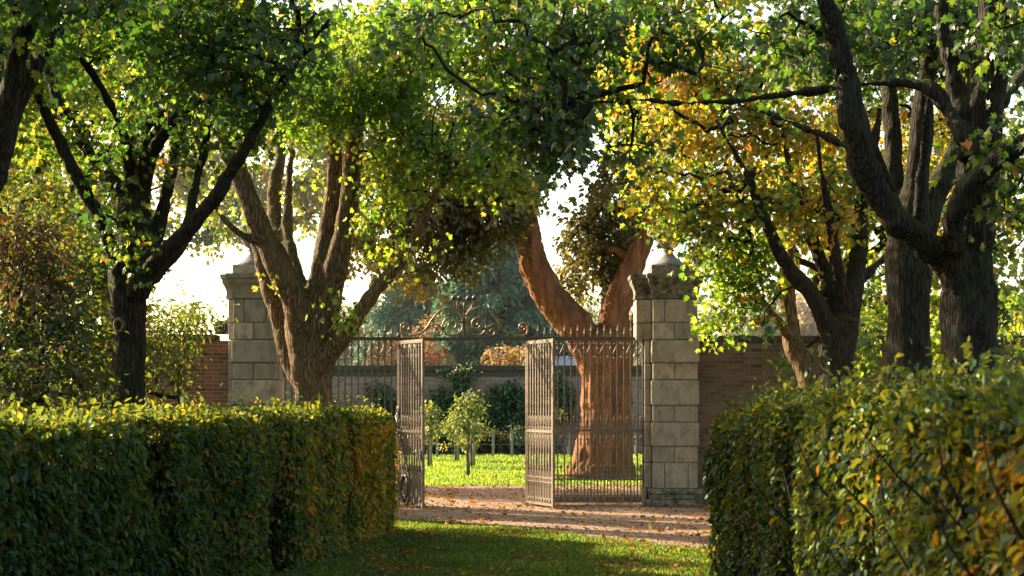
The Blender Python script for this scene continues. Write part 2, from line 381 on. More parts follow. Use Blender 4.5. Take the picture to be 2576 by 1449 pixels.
class Leaves:
    def __init__(s): s.a = []
    def add(s, pos, yd, nr, size, tint, shade): s.a.append((pos, yd, nr, size, tint, shade))
    def build(s, name, shape, mat, parent=None, twigs=None):
        pos, yd, nr, size, tint, shade = [np.concatenate(x) for x in zip(*s.a)]
        off = root_of(parent).location if parent else (0,0,0)
        me = leaf_mesh(name, pos, yd, nr, size, tint, shade, shape, mat, off)
        if twigs and twigs.v:
            tm = twigs.mesh('t', M['twig'], off); bm = bmesh.new(); bm.from_mesh(tm); bmesh.ops.triangulate(bm, faces=bm.faces[:]); bm.to_mesh(tm); bm.free()
            me.materials.append(M['twig']); me = join_meshes(name, me, tm)
        return link(name, me, parent)
def join_meshes(name, a, b):
    def get(m_):
        co = np.empty(len(m_.vertices)*3, np.float32); m_.vertices.foreach_get('co', co)
        vi = np.empty(len(m_.loops), np.int32); m_.loops.foreach_get('vertex_index', vi)
        ls = np.empty(len(m_.polygons), np.int32); m_.polygons.foreach_get('loop_start', ls); return co, vi, ls
    ca, va, la = get(a); cb, vb, lb = get(b); me = bpy.data.meshes.new(name)
    na, nb = len(ca)//3, len(cb)//3
    me.vertices.add(na+nb); me.vertices.foreach_set('co', np.concatenate([ca, cb]))
    me.loops.add(len(va)+len(vb)); me.loops.foreach_set('vertex_index', np.concatenate([va, vb+na]))
    me.polygons.add(len(la)+len(lb)); me.polygons.foreach_set('loop_start', np.concatenate([la, lb+len(va)]))
    me.polygons.foreach_set('material_index', np.concatenate([np.zeros(len(la), np.int32), np.ones(len(lb), np.int32)]))
    me.polygons.foreach_set('use_smooth', np.concatenate([np.zeros(len(la), bool), np.ones(len(lb), bool)]))
    me.update(calc_edges=True)
    for nm in ('tint','shade'):
        x = np.empty(na, np.float32); a.attributes[nm].data.foreach_get('value', x)
        at = me.attributes.new(nm, 'FLOAT', 'POINT'); at.data.foreach_set('value', np.concatenate([x, np.zeros(nb, np.float32)]))
    for mt in a.materials: me.materials.append(mt)
    return me

DENS = 2.3
NL = [0]
def blob_sprays(blobs, size, per, gap=0.0, gapf=0.7, dens=1.0):
    """blob: (px,py,Y, rx_px, ry_px, rY_m, lai, yellow) -> spray centres, outward directions, yellow"""
    C, D, T = [], [], []
    for (px, py, Y, rx, ry, rY, lai, yel) in blobs:
        c = np.array(P(px, py, Y)); r = np.array((m(rx,Y), rY, m(ry,Y)))
        n = max(3, int(DENS * dens * lai * math.pi * r[0]*r[2] / (per*0.30*size*size)))
        d = rnd_dir(n); q = RNG.uniform(0.05, 1, n)**0.42
        p = c + d*r*(q*np.array([1+.55*n3(v, 1.4, c[0]) for v in d]))[:,None]
        for i in range(n):
            if gap and n3(p[i], gapf, 3.1) + 0.35*n3(p[i], gapf*2.7, 9.0) < gap - 0.5: continue
            C.append(p[i]); D.append(d[i]); T.append(yel)
    return np.array(C), np.array(D), np.array(T)

def spray_leaves(L, C, D, T, size, per, length, droop=0.35, tvar=0.10, flat=0.55, bright=1.0):
    n = len(C); D = D.copy(); D[:,2] -= droop; D = norm(D + 0.5*rnd_dir(n))
    side = norm(np.cross(D, rnd_dir(n)))
    tilt = RNG.normal(0, tvar, n)
    for k in range(per):
        s = (k + RNG.uniform(0,1,n))/per - 0.35
        sg = 1 if k % 2 else -1
        pos = C + D*(s*length)[:,None] + side*(sg*RNG.uniform(.1,.5,n)*length*.55)[:,None] + RNG.normal(0, length*.10, (n,3))
        yd = norm(side*sg*0.7 + D*0.5 + 0.5*rnd_dir(n) + np.array([0,0,-0.45]))
        nr = norm(np.array([0,0,1.0])*flat + rnd_dir(n)*0.9)
        sz = size*RNG.uniform(.6, 1.25, n)
        tint = np.clip(T + tilt + RNG.normal(0, tvar*.75, n) + (RNG.random(n) < .03)*RNG.uniform(.1,.5,n), 0, 1)
        L.add(pos, yd, nr, sz, tint, bright*RNG.uniform(.65, 1.35, n))

def grow_branches(B, nodes, C, step=0.5, tip=0.0035, expo=0.5, rmax=0.06, sag=0.06):
    """attach every spray centre to the nearest branch node and draw the tubes with pipe-model radii"""
    pts = [np.array(p) for p in nodes]; par = [-1]*len(pts)
    arr = np.zeros((len(pts)+len(C)*40, 3)); arr[:len(pts)] = np.array(pts); cnt = len(pts)
    base = np.array(nodes)
    d0 = np.array([np.min(np.sum((base-c)**2, axis=1)) for c in C])
    parent = list(par); tips = []
    for i in np.argsort(d0):
        c = C[i]; dd = np.sum((arr[:cnt]-c)**2, axis=1); j = int(np.argmin(dd)); L = math.sqrt(dd[j])
        ns = max(2, min(30, int(L/step)+1)); a = arr[j].copy()
        last = j; w = RNG.normal(0, .06, 3)*L
        for k in range(1, ns+1):
            t = k/ns; p = a + (c-a)*t + w*math.sin(math.pi*t) + np.array([0,0,sag*L*math.sin(math.pi*t)]) + (RNG.normal(0, .02, 3) if k < ns else 0)
            arr[cnt] = p; parent.append(last); last = cnt; cnt += 1
        tips.append(last)
    load = np.zeros(cnt)
    for t_ in tips: load[t_] += 1
    for i in range(cnt-1, len(nodes)-1, -1):
        load[parent[i]] += load[i]
    rad = np.minimum(tip*np.maximum(load,1)**expo, rmax)
    kids = {}
    for i in range(len(nodes), cnt): kids.setdefault(parent[i], []).append(i)
    starts = [i for i in range(len(nodes), cnt) if parent[i] < len(nodes)]
    stack = [(parent[i], i) for i in starts]
    while stack:
        a, b = stack.pop(); line = [arr[a]]; rr = [rad[b] if a < len(nodes) else min(rad[a], rad[b]*1.2)]
        while True:
            line.append(arr[b]); rr.append(rad[b]); ks = kids.get(b, [])
            if not ks: break
            ks = sorted(ks, key=lambda q: -load[q])
            for q in ks[1:]: stack.append((b, q))
            b = ks[0]
        rr[-1] = tip*.6
        B.tube(line, rr, 5 if max(rr) > .015 else 3, cap=False)

def wood(name, limbs, mat, parent, voxel=0.03, bump=0.02):
    """fuse trunk and limbs given as [(px,py,width_px,Y),...] into one continuous skin"""
    b = MB(); nodes = []
    for li, limb in enumerate(limbs):
        pts = [(*P(x, y, Y), m(w, Y)/2) for x, y, w, Y in limb]
        sp = spline(pts, 6)
        for i, q in enumerate(sp):
            nz = Vector((n3(q, 1.3, li), n3(q, 1.3, li+5), 0))*0.04*min(1, q[3]/.1)
            sp[i,:3] += np.array(nz); sp[i,3] *= 1 + .14*n3(q, 2.2, li+9)
        b.tube([q[:3] for q in sp], [max(.012, q[3]) for q in sp], 14)
        nodes += [q[:3] for q in sp[len(sp)//(3 if li else 2):]]
    off = root_of(parent).location
    me = b.mesh(name, mat, off); o = link(name, me, parent)
    md = o.modifiers.new('r', 'REMESH'); md.mode = 'VOXEL'; md.voxel_size = voxel; md.use_smooth_shade = True
    sm = o.modifiers.new('s', 'SMOOTH'); sm.iterations = 5; sm.factor = .5
    tx = bpy.data.textures.new(name+'_tex', 'CLOUDS'); tx.noise_scale = .22; tx.noise_depth = 3
    dp = o.modifiers.new('d', 'DISPLACE'); dp.texture = tx; dp.strength = bump*2.5; dp.mid_level = .5; dp.texture_coords = 'LOCAL'
    dg = bpy.context.evaluated_depsgraph_get(); me2 = bpy.data.meshes.new_from_object(o.evaluated_get(dg))
    o.modifiers.clear(); o.data = me2; me2.name = name
    if not me2.materials: me2.materials.append(mat)
    nv = len(me2.vertices); co = np.empty(nv*3, np.float32); nn = np.empty(nv*3, np.float32)
    me2.vertices.foreach_get('co', co); me2.vertex_normals.foreach_get('vector', nn); co = co.reshape(-1,3); nn = nn.reshape(-1,3)
    dsp = np.array([noise.noise(Vector((c[0]*6.5, c[1]*6.5, c[2]*.8))) + .6*noise.noise(Vector((c[0]*13, c[1]*13, c[2]*2.2+7))) for c in co.tolist()])
    co += nn*(dsp*bump*.9)[:,None]; me2.vertices.foreach_set('co', co.reshape(-1)); me2.update()
    me2.polygons.foreach_set('use_smooth', [True]*len(me2.polygons))
    return o, nodes

def make_tree(name, label, cat, limbs, blobs, bmat, lmat, size, per=12, length=.55, shape='maple', gap=.35, gapf=.7,
              group=None, voxel=.03, droop=.35, tip=.0035, bright=1.0, flat=.32, bump=.02, tvar=.10, twigs=True, dens=1.0):
    x, y, w, Y = limbs[0][0]
    base = P(x, y, Y); base.z = 0
    root = empty(name, base, label, cat, group)
    o, nodes = wood('trunk', limbs, bmat, root, voxel, bump)
    C, D, T = blob_sprays(blobs, size, per, gap, gapf, dens)
    L = Leaves(); spray_leaves(L, C, D, T, size, per, length, droop, tvar, flat, bright)
    b = MB()
    if twigs: grow_branches(b, nodes, C, tip=tip)
    L.build('crown', shape, lmat, root, b)
    return root

def G(Y): return HY + EYE*FPX/Y      # image row of the ground at depth Y
# ================================================================== SETTING
def sheet(name, pts, z, mat, kind='structure'):
    b = MB(); b.add([(x, y, z) for x, y in pts], [tuple(range(len(pts)))])
    o = b.build(name, mat); o['kind'] = kind; return o
sheet('ground', [(-400,-60),(400,-60),(400,700),(-400,700)], 0, M['ground'])
fr = spline([(-30,33.5),(-12,30.5),(-6,28.3),(-3.2,27.1),(-2.05,26.0),(-.56,25.0),(.4,23.7),(1.27,22.5),(2.7,20.9),(4.5,19.9),(9,19),(30,18.5)], 6)
sheet('gravel_path', [tuple(p) for p in fr] + [(30,36.8),(-30,36.8)], .004, M['gravel'])
sheet('back_lawn', [(-40,36.8),(40,36.8),(40,58),(-40,58)], .004, M['lawn_far'])
sheet('planting_bed', [(-40,58),(40,58),(40,61.6),(-40,61.6)], .008, M['soil'])

def in_gravel_front(x): return np.interp(x, fr[:,0], fr[:,1])
# grass blades
def grass(name, n, xr, yr, h, zone, label, w=.010, tb=.5):
    x = RNG.uniform(*xr, n); y = RNG.uniform(*yr, n)
    keep = zone(x, y) & np.array([n3((a,b,0), .8, 7) + .5*n3((a,b,0), 3, 2) > RNG.uniform(-.95, -.05) for a, b in zip(x, y)]); x, y = x[keep], y[keep]; n = len(x)
    pos = np.stack([x, y, np.zeros(n)], 1)
    yd = norm(np.array([0,0,1.0]) + RNG.normal(0, .38, (n,3))*np.array([1,1,0]))
    nr = norm(RNG.normal(size=(n,3))*np.array([1,1,.1]))
    cl = np.array([n3((a,b,0), 1.1, 4) for a, b in zip(x, y)])
    sz = h*RNG.uniform(.5, 1.3, n)*(1+.5*cl)
    me = leaf_mesh(name, pos, yd, nr, sz, np.clip(tb+.5*cl+RNG.normal(0,.2,n),0,1), (1 if tb < .6 else 1.45)*RNG.uniform(.6,1.4,n), 'narrow', M['grass'])  # blades of the far lawn are brightened to paint in the sun
    o = link(name, me); o['kind'] = 'stuff'; o['label'] = label; return o
grass('grass', 150000, (-3.6, 3.6), (15.5, 27), .055,
      lambda x, y: (y < in_gravel_front(x) + RNG.normal(0,.20,len(x))) & (x > -4.3+ .1*(y-10)), 'short lawn grass dotted with fallen leaves in front of the gravel')
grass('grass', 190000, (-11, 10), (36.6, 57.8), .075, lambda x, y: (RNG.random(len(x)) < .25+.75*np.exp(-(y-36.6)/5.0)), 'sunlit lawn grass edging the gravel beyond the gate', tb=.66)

def litter(name, n, xr, yr, zone, label, size):
    x = RNG.uniform(*xr, n); y = RNG.uniform(*yr, n); k = zone(x, y) & np.array([n3((a,b,0), .9, 1) > RNG.uniform(-.5,.5) for a,b in zip(x,y)])
    x, y = x[k], y[k]; n = len(x)
    pos = np.stack([x, y, RNG.uniform(.012, .045, n)], 1)
    yd = norm(RNG.normal(size=(n,3))*np.array([1,1,.25])); nr = norm(np.array([0,0,1.0]) + RNG.normal(0,.35,(n,3)))
    me = leaf_mesh(name, pos, yd, nr, size*RNG.uniform(.5,1.3,n), RNG.beta(1.6,1.6,n), RNG.uniform(.5,1.2,n), 'lobed', M['fallen'])
    o = link(name, me); o['kind'] = 'stuff'; o['label'] = label
litter('fallen_leaves', 11000, (-3.2, 3.4), (15.5, 26.5), lambda x, y: (y < in_gravel_front(x)) , 'yellow and brown fallen leaves lying on the shaded lawn', .07)
litter('leaf_litter', 26000, (-5, 6), (20, 36.8), lambda x, y: y > in_gravel_front(x), 'small brown leaf fragments strewn over the gravel', .035)
litter('fallen_leaves', 5000, (-6, 8), (21, 36.8), lambda x, y: y > in_gravel_front(x), 'orange and brown fallen leaves scattered over the gravel', .08)

# ================================================================== WALLS
def bx(name, x0,x1,y0,y1,z0,z1, mat, parent, bev=0):
    b = MB(); b.box(x0,x1,y0,y1,z0,z1); o = b.build(name, mat, parent)
    if bev: bevel_mesh(o.data, bev)
    return o
def volute(parent, cx, cz, y, r, flip):
    b = MB(); pts = []; 
    for i in range(60):
        a = i/59*math.pi*4.6; q = r*(1-.82*i/59)
        pts.append((cx+flip*q*math.cos(a+1.6), y, cz+q*math.sin(a+1.6)))
    b.tube(pts, [r*.09*(1-.3*i/59) for i in range(60)], 8)
    n = 24
    b.tube([(cx, y+.02, cz), (cx, y+.24, cz)], r*1.02, n)
    b.add([(cx-flip*r*.9,y+.02,cz-r*1.0),(cx+flip*r*1.5,y+.02,cz-r*1.0),(cx+flip*r*1.5,y+.02,cz+r*1.9),(cx+flip*r*.9,y+.02,cz+r*1.1),(cx,y+.02,cz+r*.9),
           (cx-flip*r*.9,y+.22,cz-r*1.0),(cx+flip*r*1.5,y+.22,cz-r*1.0),(cx+flip*r*1.5,y+.22,cz+r*1.9),(cx+flip*r*.9,y+.22,cz+r*1.1),(cx,y+.22,cz+r*.9)],
          [(0,1,2,3,4),(9,8,7,6,5),(0,5,6,1),(1,6,7,2),(2,7,8,3),(3,8,9,4),(4,9,5,0)])
    b.build('scroll_bracket', M['finial'], parent)

rw = empty('brick_wall', (9, 30.3, 0), 'long brown brick garden wall with dark coping running right from the gate pillar', 'wall')
bx('wall_face', 3.52, 26, 30.1, 30.5, 0, 3.16, M['brick'], rw)
bx('coping', 3.62, 26, 30.04, 30.56, 3.16, 3.28, M['coping'], rw, .015)
volute(rw, 3.74, 3.46, 30.12, .15, -1)
lw = empty('brick_wall', (-10, 30.3, 0), 'reddish weathered brick wall left of the gate, half hidden by shrubs', 'wall')
bx('wall_face', -30, -5.46, 30.1, 30.5, 0, 3.18, M['brick_red'], lw)
bx('coping', -30, -5.75, 30.04, 30.56, 3.18, 3.30, M['coping'], lw, .015)
volute(lw, -5.66, 3.44, 30.06, .13, 1)
bw = empty('brick_wall', (0, 62, 0), 'far garden wall of shaded brick with climbers, seen through the open gate', 'wall')
bx('wall_face', -45, 45, 61.8, 62.3, 0, 3.0, M['brick_far'], bw)
bx('dark_band', -45, 45, 61.77, 62.33, 3.0, 3.22, plain('dark_grey_brick', (0.11,0.105,0.11), .9, 5), bw)  # dark grey brick band just below the coping
bx('coping', -45, 45, 61.7, 62.4, 3.22, 3.44, M['coping'], bw, .02)

# ================================================================== GATE PILLARS
def pillar(xa, xb, label, dark_cap, wing=.23, wide=.18):
    """front block xa..xb, recessed wing to the left"""
    yf, yb = 29.5, 30.5
    root = empty('gate_pillar', ((xa+xb)/2, 30, 0), label, 'pillar')
    mat = M['stone']
    mouldmat = M['stone_dark']
    # plinth
    for z0, z1, e in ((0, .13, .10), (.13, .24, .06), (.24, .34, .085)):
        bx('plinth', xa-e, xb+e, yf-e, yb+e-.1, z0, z1, mouldmat, root, .03)
    rows = [(.345,.83,3),(.84,1.14,2),(1.15,1.60,1),(1.61,1.92,2),(1.93,2.41,1),(2.42,2.73,2),(2.74,3.17,1),(3.18,3.50,2),(3.51,3.95,3)]
    for i, (z0, z1, k) in enumerate(rows):
        xl = xa if i < len(rows)-2 else xa
        pr = .028 if k in (1,) else 0.0
        cuts = {1:[0,1],2:[0,.48 if i % 4 else .55,1],3:[0,.26,.78,1]}[k]
        for c0, c1 in zip(cuts, cuts[1:]):
            o = bx('stone_block', xa-pr+(xb-xa+2*pr)*c0+.004, xa-pr+(xb-xa+2*pr)*c1-.004, yf-pr, yb-.02*(i % 2), z0, z1, mat, root, .024 if k != 1 else .036)
        # the recessed wing on the gate side
        wl = xa-wing-(wide if i >= len(rows)-2 else 0)
        bx('wing_stone', wl, xa-pr-.004, yf+.22, yb-.12, z0, z1, mat, root, .02)
    b = MB(); b.box(xa+.02, xb-.02, yf+.03, yb-.15, .3, 3.95); b.build('shaft_core', mat, root)
    bx('wing_plinth', xa-wing-.05, xa-.09, yf+.2, yb-.1, 0, .335, mat, root, .03)
    # cornice: stepped profile swept round the block (and round the wing, set back)
    prof = [(0.000,3.955),(0.024,3.97),(0.024,4.03),(0.014,4.04),(0.020,4.12),(0.048,4.2),(0.082,4.26),(0.088,4.28),(0.088,4.33),(0.116,4.35),(0.122,4.42),(0.109,4.435)]
    def sweep(x0, x1, y0, y1, name, mt):
        b = MB(); vs = []; fs = []
        for e, z in prof:
            vs += [(x0-e,y0-e,z),(x1+e,y0-e,z),(x1+e,y1+e,z),(x0-e,y1+e,z)]
        for i in range(len(prof)-1):
            for k in range(4): fs.append((4*i+k, 4*i+(k+1) % 4, 4*i+4+(k+1) % 4, 4*i+4+k))
        fs.append((3,2,1,0)); q = 4*(len(prof)-1); fs.append((q,q+1,q+2,q+3))
        b.add(vs, fs); return b.build(name, mt, root)
    sweep(xa, xb, yf, yb-.1, 'cornice', M['stone_dark'] if dark_cap else mat)
    sweep(xa-wing-(wide if wide else .02), xa-.004+.0, yf+.25, yb-.35, 'wing_cornice', M['stone_dark'] if dark_cap else mat)
    xc = (xa-.17+xb)/2
    bx('cap_block', xc-.36, xc+.36, 29.62, 30.34, 4.437, 4.62, M['stone_dark'] if dark_cap else mat, root, .03)
    b = MB(); b.lathe([(.34,4.621),(.33,4.645),(.27,4.682),(.255,4.701),(.20,4.732),(.15,4.782),(.10,4.844),(.085,4.893),(.12,4.912),(.12,4.930),(.08,4.943)], (xc, 29.98, 0), 28)
    b.build('finial_foot', M['finial'], root)
    b = MB(); b.lathe([(.09,4.944),(.17,4.999),(.25,5.113),(.285,5.237),(.27,5.313),(.29,5.332),(.29,5.379),(.24,5.398),(.22,5.474),(.26,5.493),(.25,5.550),(.16,5.664),(.08,5.731),(.05,5.759),(.07,5.807),(.05,5.873),(.01,5.911)], (xc, 29.98, 0), 28)
    for k in range(10):
        a = 2*math.pi*k/10
        b.tube([(xc+.26*math.cos(a), 29.98+.26*math.sin(a), 5.132),(xc+.30*math.cos(a+.16), 29.98+.30*math.sin(a+.16), 5.199),(xc+.30*math.cos(a+.4), 29.98+.30*math.sin(a+.4), 5.208),(xc+.26*math.cos(a+.6), 29.98+.26*math.sin(a+.6), 5.151)], .03, 6)
    b.build('urn', M['finial'], root)
    return root
pillar(2.68, 3.54, 'rusticated stone gate pillar with black stained cornice beside the right railing', True, .13, .17)
pillar(-5.31, -4.50, 'warm stone gate pillar half hidden behind the many-stemmed tree', False, .13, .0)

# ================================================================== IRONWORK
def sq(b, x, z0, z1, w=.0135, y=0.0):
    b.box(x-w, x+w, y-w, y+w, z0, z1)
def bar_mesh(name, ztop, spear, mat):
    b = MB(); sq(b, 0, .06, ztop-(.14 if spear else 0))
    return b.mesh(name, mat)
tipm = MB(); tipm.tube([(0,0,-.14),(0,0,-.125),(0,0,-.10),(0,0,0)], [.012,.024,.017,.001], 4, smooth=False)
knobm = MB(); knobm.tube([(0,0,3.00),(0,0,3.03),(0,0,3.06)], [.013,.026,.013], 6)
def ring(b, x, z, r, t=.008):
    pts = [(x+r*math.cos(a), 0, z+r*math.sin(a)) for a in np.linspace(0, 2*math.pi, 11)]
    b.tube(pts, t, 4, cap=False)
def curl(b, x, z, s, up, r=.045):
    pts = []
    for i in range(14):
        a = i/13*math.pi*1.9; q = r*(1-.55*i/13)
        pts.append((x+s*(r-q*math.cos(a)), 0, z+up*q*math.sin(a)))
    b.tube(pts, .009, 4)
dogm = MB(); sq(dogm, 0, .06, .72, .009); arrm = MB(); arrm.tube([(0,0,.70),(0,0,.74),(0,0,.80)], [.012,.03,.002], 4, smooth=False)
dogm.tube([(0,0,.10),(0,0,.15),(0,0,.2)], [.01,.035,.01], 6)
finm = MB(); finm.tube([(0,0,0),(0,0,.05),(0,0,.09),(0,0,.13),(0,0,.17),(0,0,.23)], [.010,.010,.026,.012,.022,.002], 5)

def railing(root, xs, mat, top, spears, W, toprail=None, x0=0.0):
    bars = [bar_mesh('bar', top if spears else 3.13, spears, mat), bar_mesh('bar', top-.06 if spears else 3.13, spears, mat)]
    dog = dogm.mesh('dog_bar', mat); fin = finm.mesh('leaf_finial', mat)
    tip = tipm.mesh('spear_tip', mat); knob = knobm.mesh('knob', mat); arr = arrm.mesh('arrow_head', mat)
    for i, x in enumerate(xs):
        o = link('bar', bars[i % 2], root, (x, 0, 0)); link('knob', knob, o)
        if spears: link('spear_tip', tip, o, (0, 0, top - .06*(i % 2)))
    mids = [(a+b)/2 for a, b in zip(xs, xs[1:])]
    for x in mids:
        link('arrow_head', arr, link('dog_bar', dog, root, (x, 0, 0)))
        link('leaf_finial', fin, root, (x, 0, 1.52)); link('leaf_finial', fin, root, (x, 0, 1.36), (math.pi, 0, 0))
    def rail(name, z0, z1, d, mt=mat, xa=x0, xb=W):
        b = MB(); b.box(xa, xb, -d, d, z0, z1); b.build(name, mt, root, local=True)
    rail('middle_rail', 1.415, 1.465, .026); rail('bottom_rail', .05, .095, .022)
    rail('lower_rail', .475, .495, .014); rail('lower_rail', .565, .585, .014)
    for z in (1.50, 1.38): 
        b = MB()
        for x in mids: ring(b, x-.022, z, .021); ring(b, x+.022, z, .021)
        b.build('ring_row', mat, root, local=True)
    b = MB()
    for x in mids: ring(b, x-.02, .53, .026); ring(b, x+.02, .53, .026)
    b.build('ring_row', mat, root, local=True)
    b = MB()
    for x in mids:
        curl(b, x, .16, 1, 1, .03); curl(b, x, .16, -1, 1, .03); curl(b, x, .12, 1, -1, .022); curl(b, x, .12, -1, -1, .022)
    b.build('heart_scroll_row', mat, root, local=True)
    for i in range(1, len(xs)-1, 2):
        b = MB(); xa = xs[i]
        for xn, s in ((xs[i-1], -1), (xs[i+1], 1)):
            b.tube([(xa+s*.012,0,2.86),(xn-s*.012,0,3.10)], .008, 4)
            curl(b, xa+s*.006, 2.86, s, -1, .032); curl(b, xa+s*.02, 3.13, s, -1, .03)
        b.build('scroll_bracket', mat, root, local=True)
S = .1285
# fixed panels (stand in the wall line, x to the right)
YG = 30.0
fp = empty('iron_railing', (.285, YG, 0), 'fixed iron railing with spear tops between the open gate leaf and the right pillar', 'railing')
xs = [.215 + S*i for i in range(17)]
railing(fp, xs, M['iron_light'], 3.50, True, 2.26, x0=.0)
b = MB(); b.box(-.03, 2.36, -.04, .04, 3.18, 3.245); b.build('top_rail', M['iron'], fp, local=True)
b = MB(); b.box(2.235, 2.275, -.03, .03, 0, 3.18); b.build('end_post', M['iron'], fp, local=True)
b = MB(); b.box(-.03, .03, -.035, .035, 0, 3.18); b.tube([(0,0,3.245),(0,0,3.27),(0,0,3.30),(0,0,3.34)], [.03,.035,.02,.004], 8); b.build('gate_post', M['iron'], fp, local=True)
fl = empty('iron_railing', (-2.2, YG, 0), 'fixed iron railing with spear tops behind the many-stemmed tree, left of the opening', 'railing')
xs = [-.13 - S*i for i in range(18)]; xs = xs[::-1]
railing(fl, xs, M['iron_light'], 3.50, True, 0.0, x0=-2.42)
b = MB(); b.box(-2.42, .03, -.04, .04, 3.18, 3.245); b.build('top_rail', M['iron'], fl, local=True)
b = MB(); b.box(-.03, .03, -.035, .035, 0, 3.18); b.tube([(0,0,3.245),(0,0,3.27),(0,0,3.30),(0,0,3.34)], [.03,.035,.02,.004], 8); b.build('gate_post', M['iron'], fl, local=True)
# stay: a scrolled brace from the post to a spiral foot
st = MB()
def stay_pt(u, z): return (u*.34-.01, -.04-u*1.0, z)
up = [stay_pt(.02+.14*(1-.75*i/20)*math.cos(a)-.0, 1.80+.17*(1-.75*i/20)*math.sin(a)) for i, a in [(i, 2.0*math.pi*1.25*i/20+3.6) for i in range(20,-1,-1)]]
dn = [stay_pt(.52+.36*(1-.62*i/24)*math.cos(a), .36+.36*(1-.62*i/24)*math.sin(a)) for i, a in [(i, -2.0*math.pi*1.45*i/24+.35) for i in range(25)]]
curve = [tuple(q) for q in spline(up + [stay_pt(.10,1.45), stay_pt(.45,1.0), stay_pt(.80,.62)] + dn, 3)]
st.tube(curve, [.025]*len(curve), 6); st.build('scrolled_stay', M['iron'], fl, local=True)

def gate_leaf(hinge, free, label, W, handle):
    d = Vector(free) - Vector(hinge); a = math.atan2(d.y, d.x)
    r = empty('gate_leaf', (hinge[0], hinge[1], 0), label, 'gate leaf', None, a)
    n = 10; xs = [.075 + (W-.15)*i/(n-1) for i in range(n)]
    railing(r, xs, M['iron_light'], 3.5, False, W)
    b = MB(); b.box(0, W, -.02, .02, 3.10, 3.165); b.build('top_rail', M['iron_light'], r, local=True)
    for x in (.02, W-.02):
        b = MB(); b.box(x-.022, x+.022, -.024, .024, .02, 3.172); b.build('stile', M['iron_light'], r, local=True)
    if handle:
        for z in (.78, 1.86):
            b = MB(); b.tube([(W-.16,-.02,z),(W-.16,-.12,z),(W-.16,-.12,z+.26),(W-.16,-.02,z+.26)], .012, 6); b.build('bolt_loop', M['iron'], r, local=True)
        b = MB(); b.box(W-.2, W-.05, -.045, .045, .9, 1.1); b.build('lock_box', M['iron'], r, local=True)
    return r
gate_leaf((.285, 29.93), (.785, 28.70), 'right iron gate leaf, swung open towards the viewer and catching the sun', 1.3, False)
gate_leaf((-2.2, 29.93), (-1.64, 28.75), 'left iron gate leaf, swung open beside the scrolled stay and the hedge end', 1.3, True)

# overthrow
ov = empty('gate_overthrow', (-.955, YG, 3.2), 'arched gilded scrollwork overthrow spanning the gate opening', 'overthrow')
b = MB(); b.box(-2.165, .25, YG-.035, YG+.035, 3.175, 3.238); b.build('lintel_bar', M['iron'], ov)
def OC(cx, cy): 
    x = (1080+cx/6.133)*.8944; y = (810+cy/6.133)*.8944 + 2
    return P(x, y, YG)
xc = OC(1385, 0).x
cs = [
 ('main_scroll', .0175, [(365,662),(395,650),(395,690),(352,690),(338,648),(372,612),(425,622),(447,660),(430,590),(365,568),(300,598),(270,670),(290,740),(350,790),(430,808),(520,805),(620,770),(700,710),(770,620),(840,510),(920,420),(1010,350),(1110,325),(1200,340),(1280,390),(1330,460),(1355,540),(1360,640),(1340,710),(1290,760),(1220,790),(1140,798),(1080,780),(1030,720),(1010,650),(1025,580),(1070,520),(1140,500),(1210,520),(1250,580),(1245,640),(1210,685),(1160,685),(1115,650),(1120,610),(1150,603),(1165,625)]),
 ('side_scroll', .0135, [(740,700),(800,640),(870,612),(940,630),(990,680),(1005,740),(985,790),(930,810),(880,790),(860,740),(890,700),(930,712),(942,740),(918,750)]),
 ('lyre_scroll', .011, [(1370,470),(1330,410),(1270,330),(1255,270),(1272,222),(1305,200)]),
 ('lyre_scroll', .008, [(1262,240),(1230,222),(1205,205),(1200,190)]),
]
pts0 = cs[0][2]
cs[0][2][:9] = [(365,662),(392,655),(392,692),(350,690),(336,645),(372,608),(430,618),(445,660)][:0] + [(378,668),(398,660),(404,682),(380,702),(348,680),(352,630),(405,612),(440,640),(446,612)][:3] + [(352,690),(345,640),(400,618),(440,650),(442,612)][:2] + [(400,622),(440,655),(440,608),(400,578)][:0]
for nm, r, pts in cs:
    for sgn in (1, -1):
        if nm == 'main_scroll':
            # build the end spiral analytically, then the traced sweep
            spi = []
            for i in range(26):
                t = i/25; a = R(60) + t*R(-900+60+100) ; q = 12 + 78*t
                spi.append((375+q*math.cos(R(-20)+t*R(200-720)), 668+1.0*q*math.sin(R(-20)+t*R(200-720))*1.0))
            body = [p for p in pts if p in pts0 and p not in cs[0][2][:5]]
            body = [(300,755),(350,795),(430,810),(520,805),(620,770),(700,710),(770,620),(840,510),(920,420),(1010,350),(1110,325),(1200,340),(1280,390),(1330,460),(1355,540),(1360,640),(1340,710),(1290,760),(1220,790),(1140,798),(1080,780),(1030,720),(1010,650),(1025,580),(1070,520),(1140,500),(1210,520),(1250,580),(1245,640),(1210,685),(1160,685),(1115,650),(1120,610),(1150,603),(1165,625)]
            use = spi[:-1] + body
        else: use = pts
        w = [OC(*p) for p in use]
        if sgn < 0: w = [Vector((2*xc-p.x, p.y, p.z)) for p in w]
        s3 = [tuple(q) for q in spline([tuple(p) for p in w], 4)]
        bb = MB(); bb.tube(s3, r, 6); bb.build(nm, M['gilt'], ov)
    
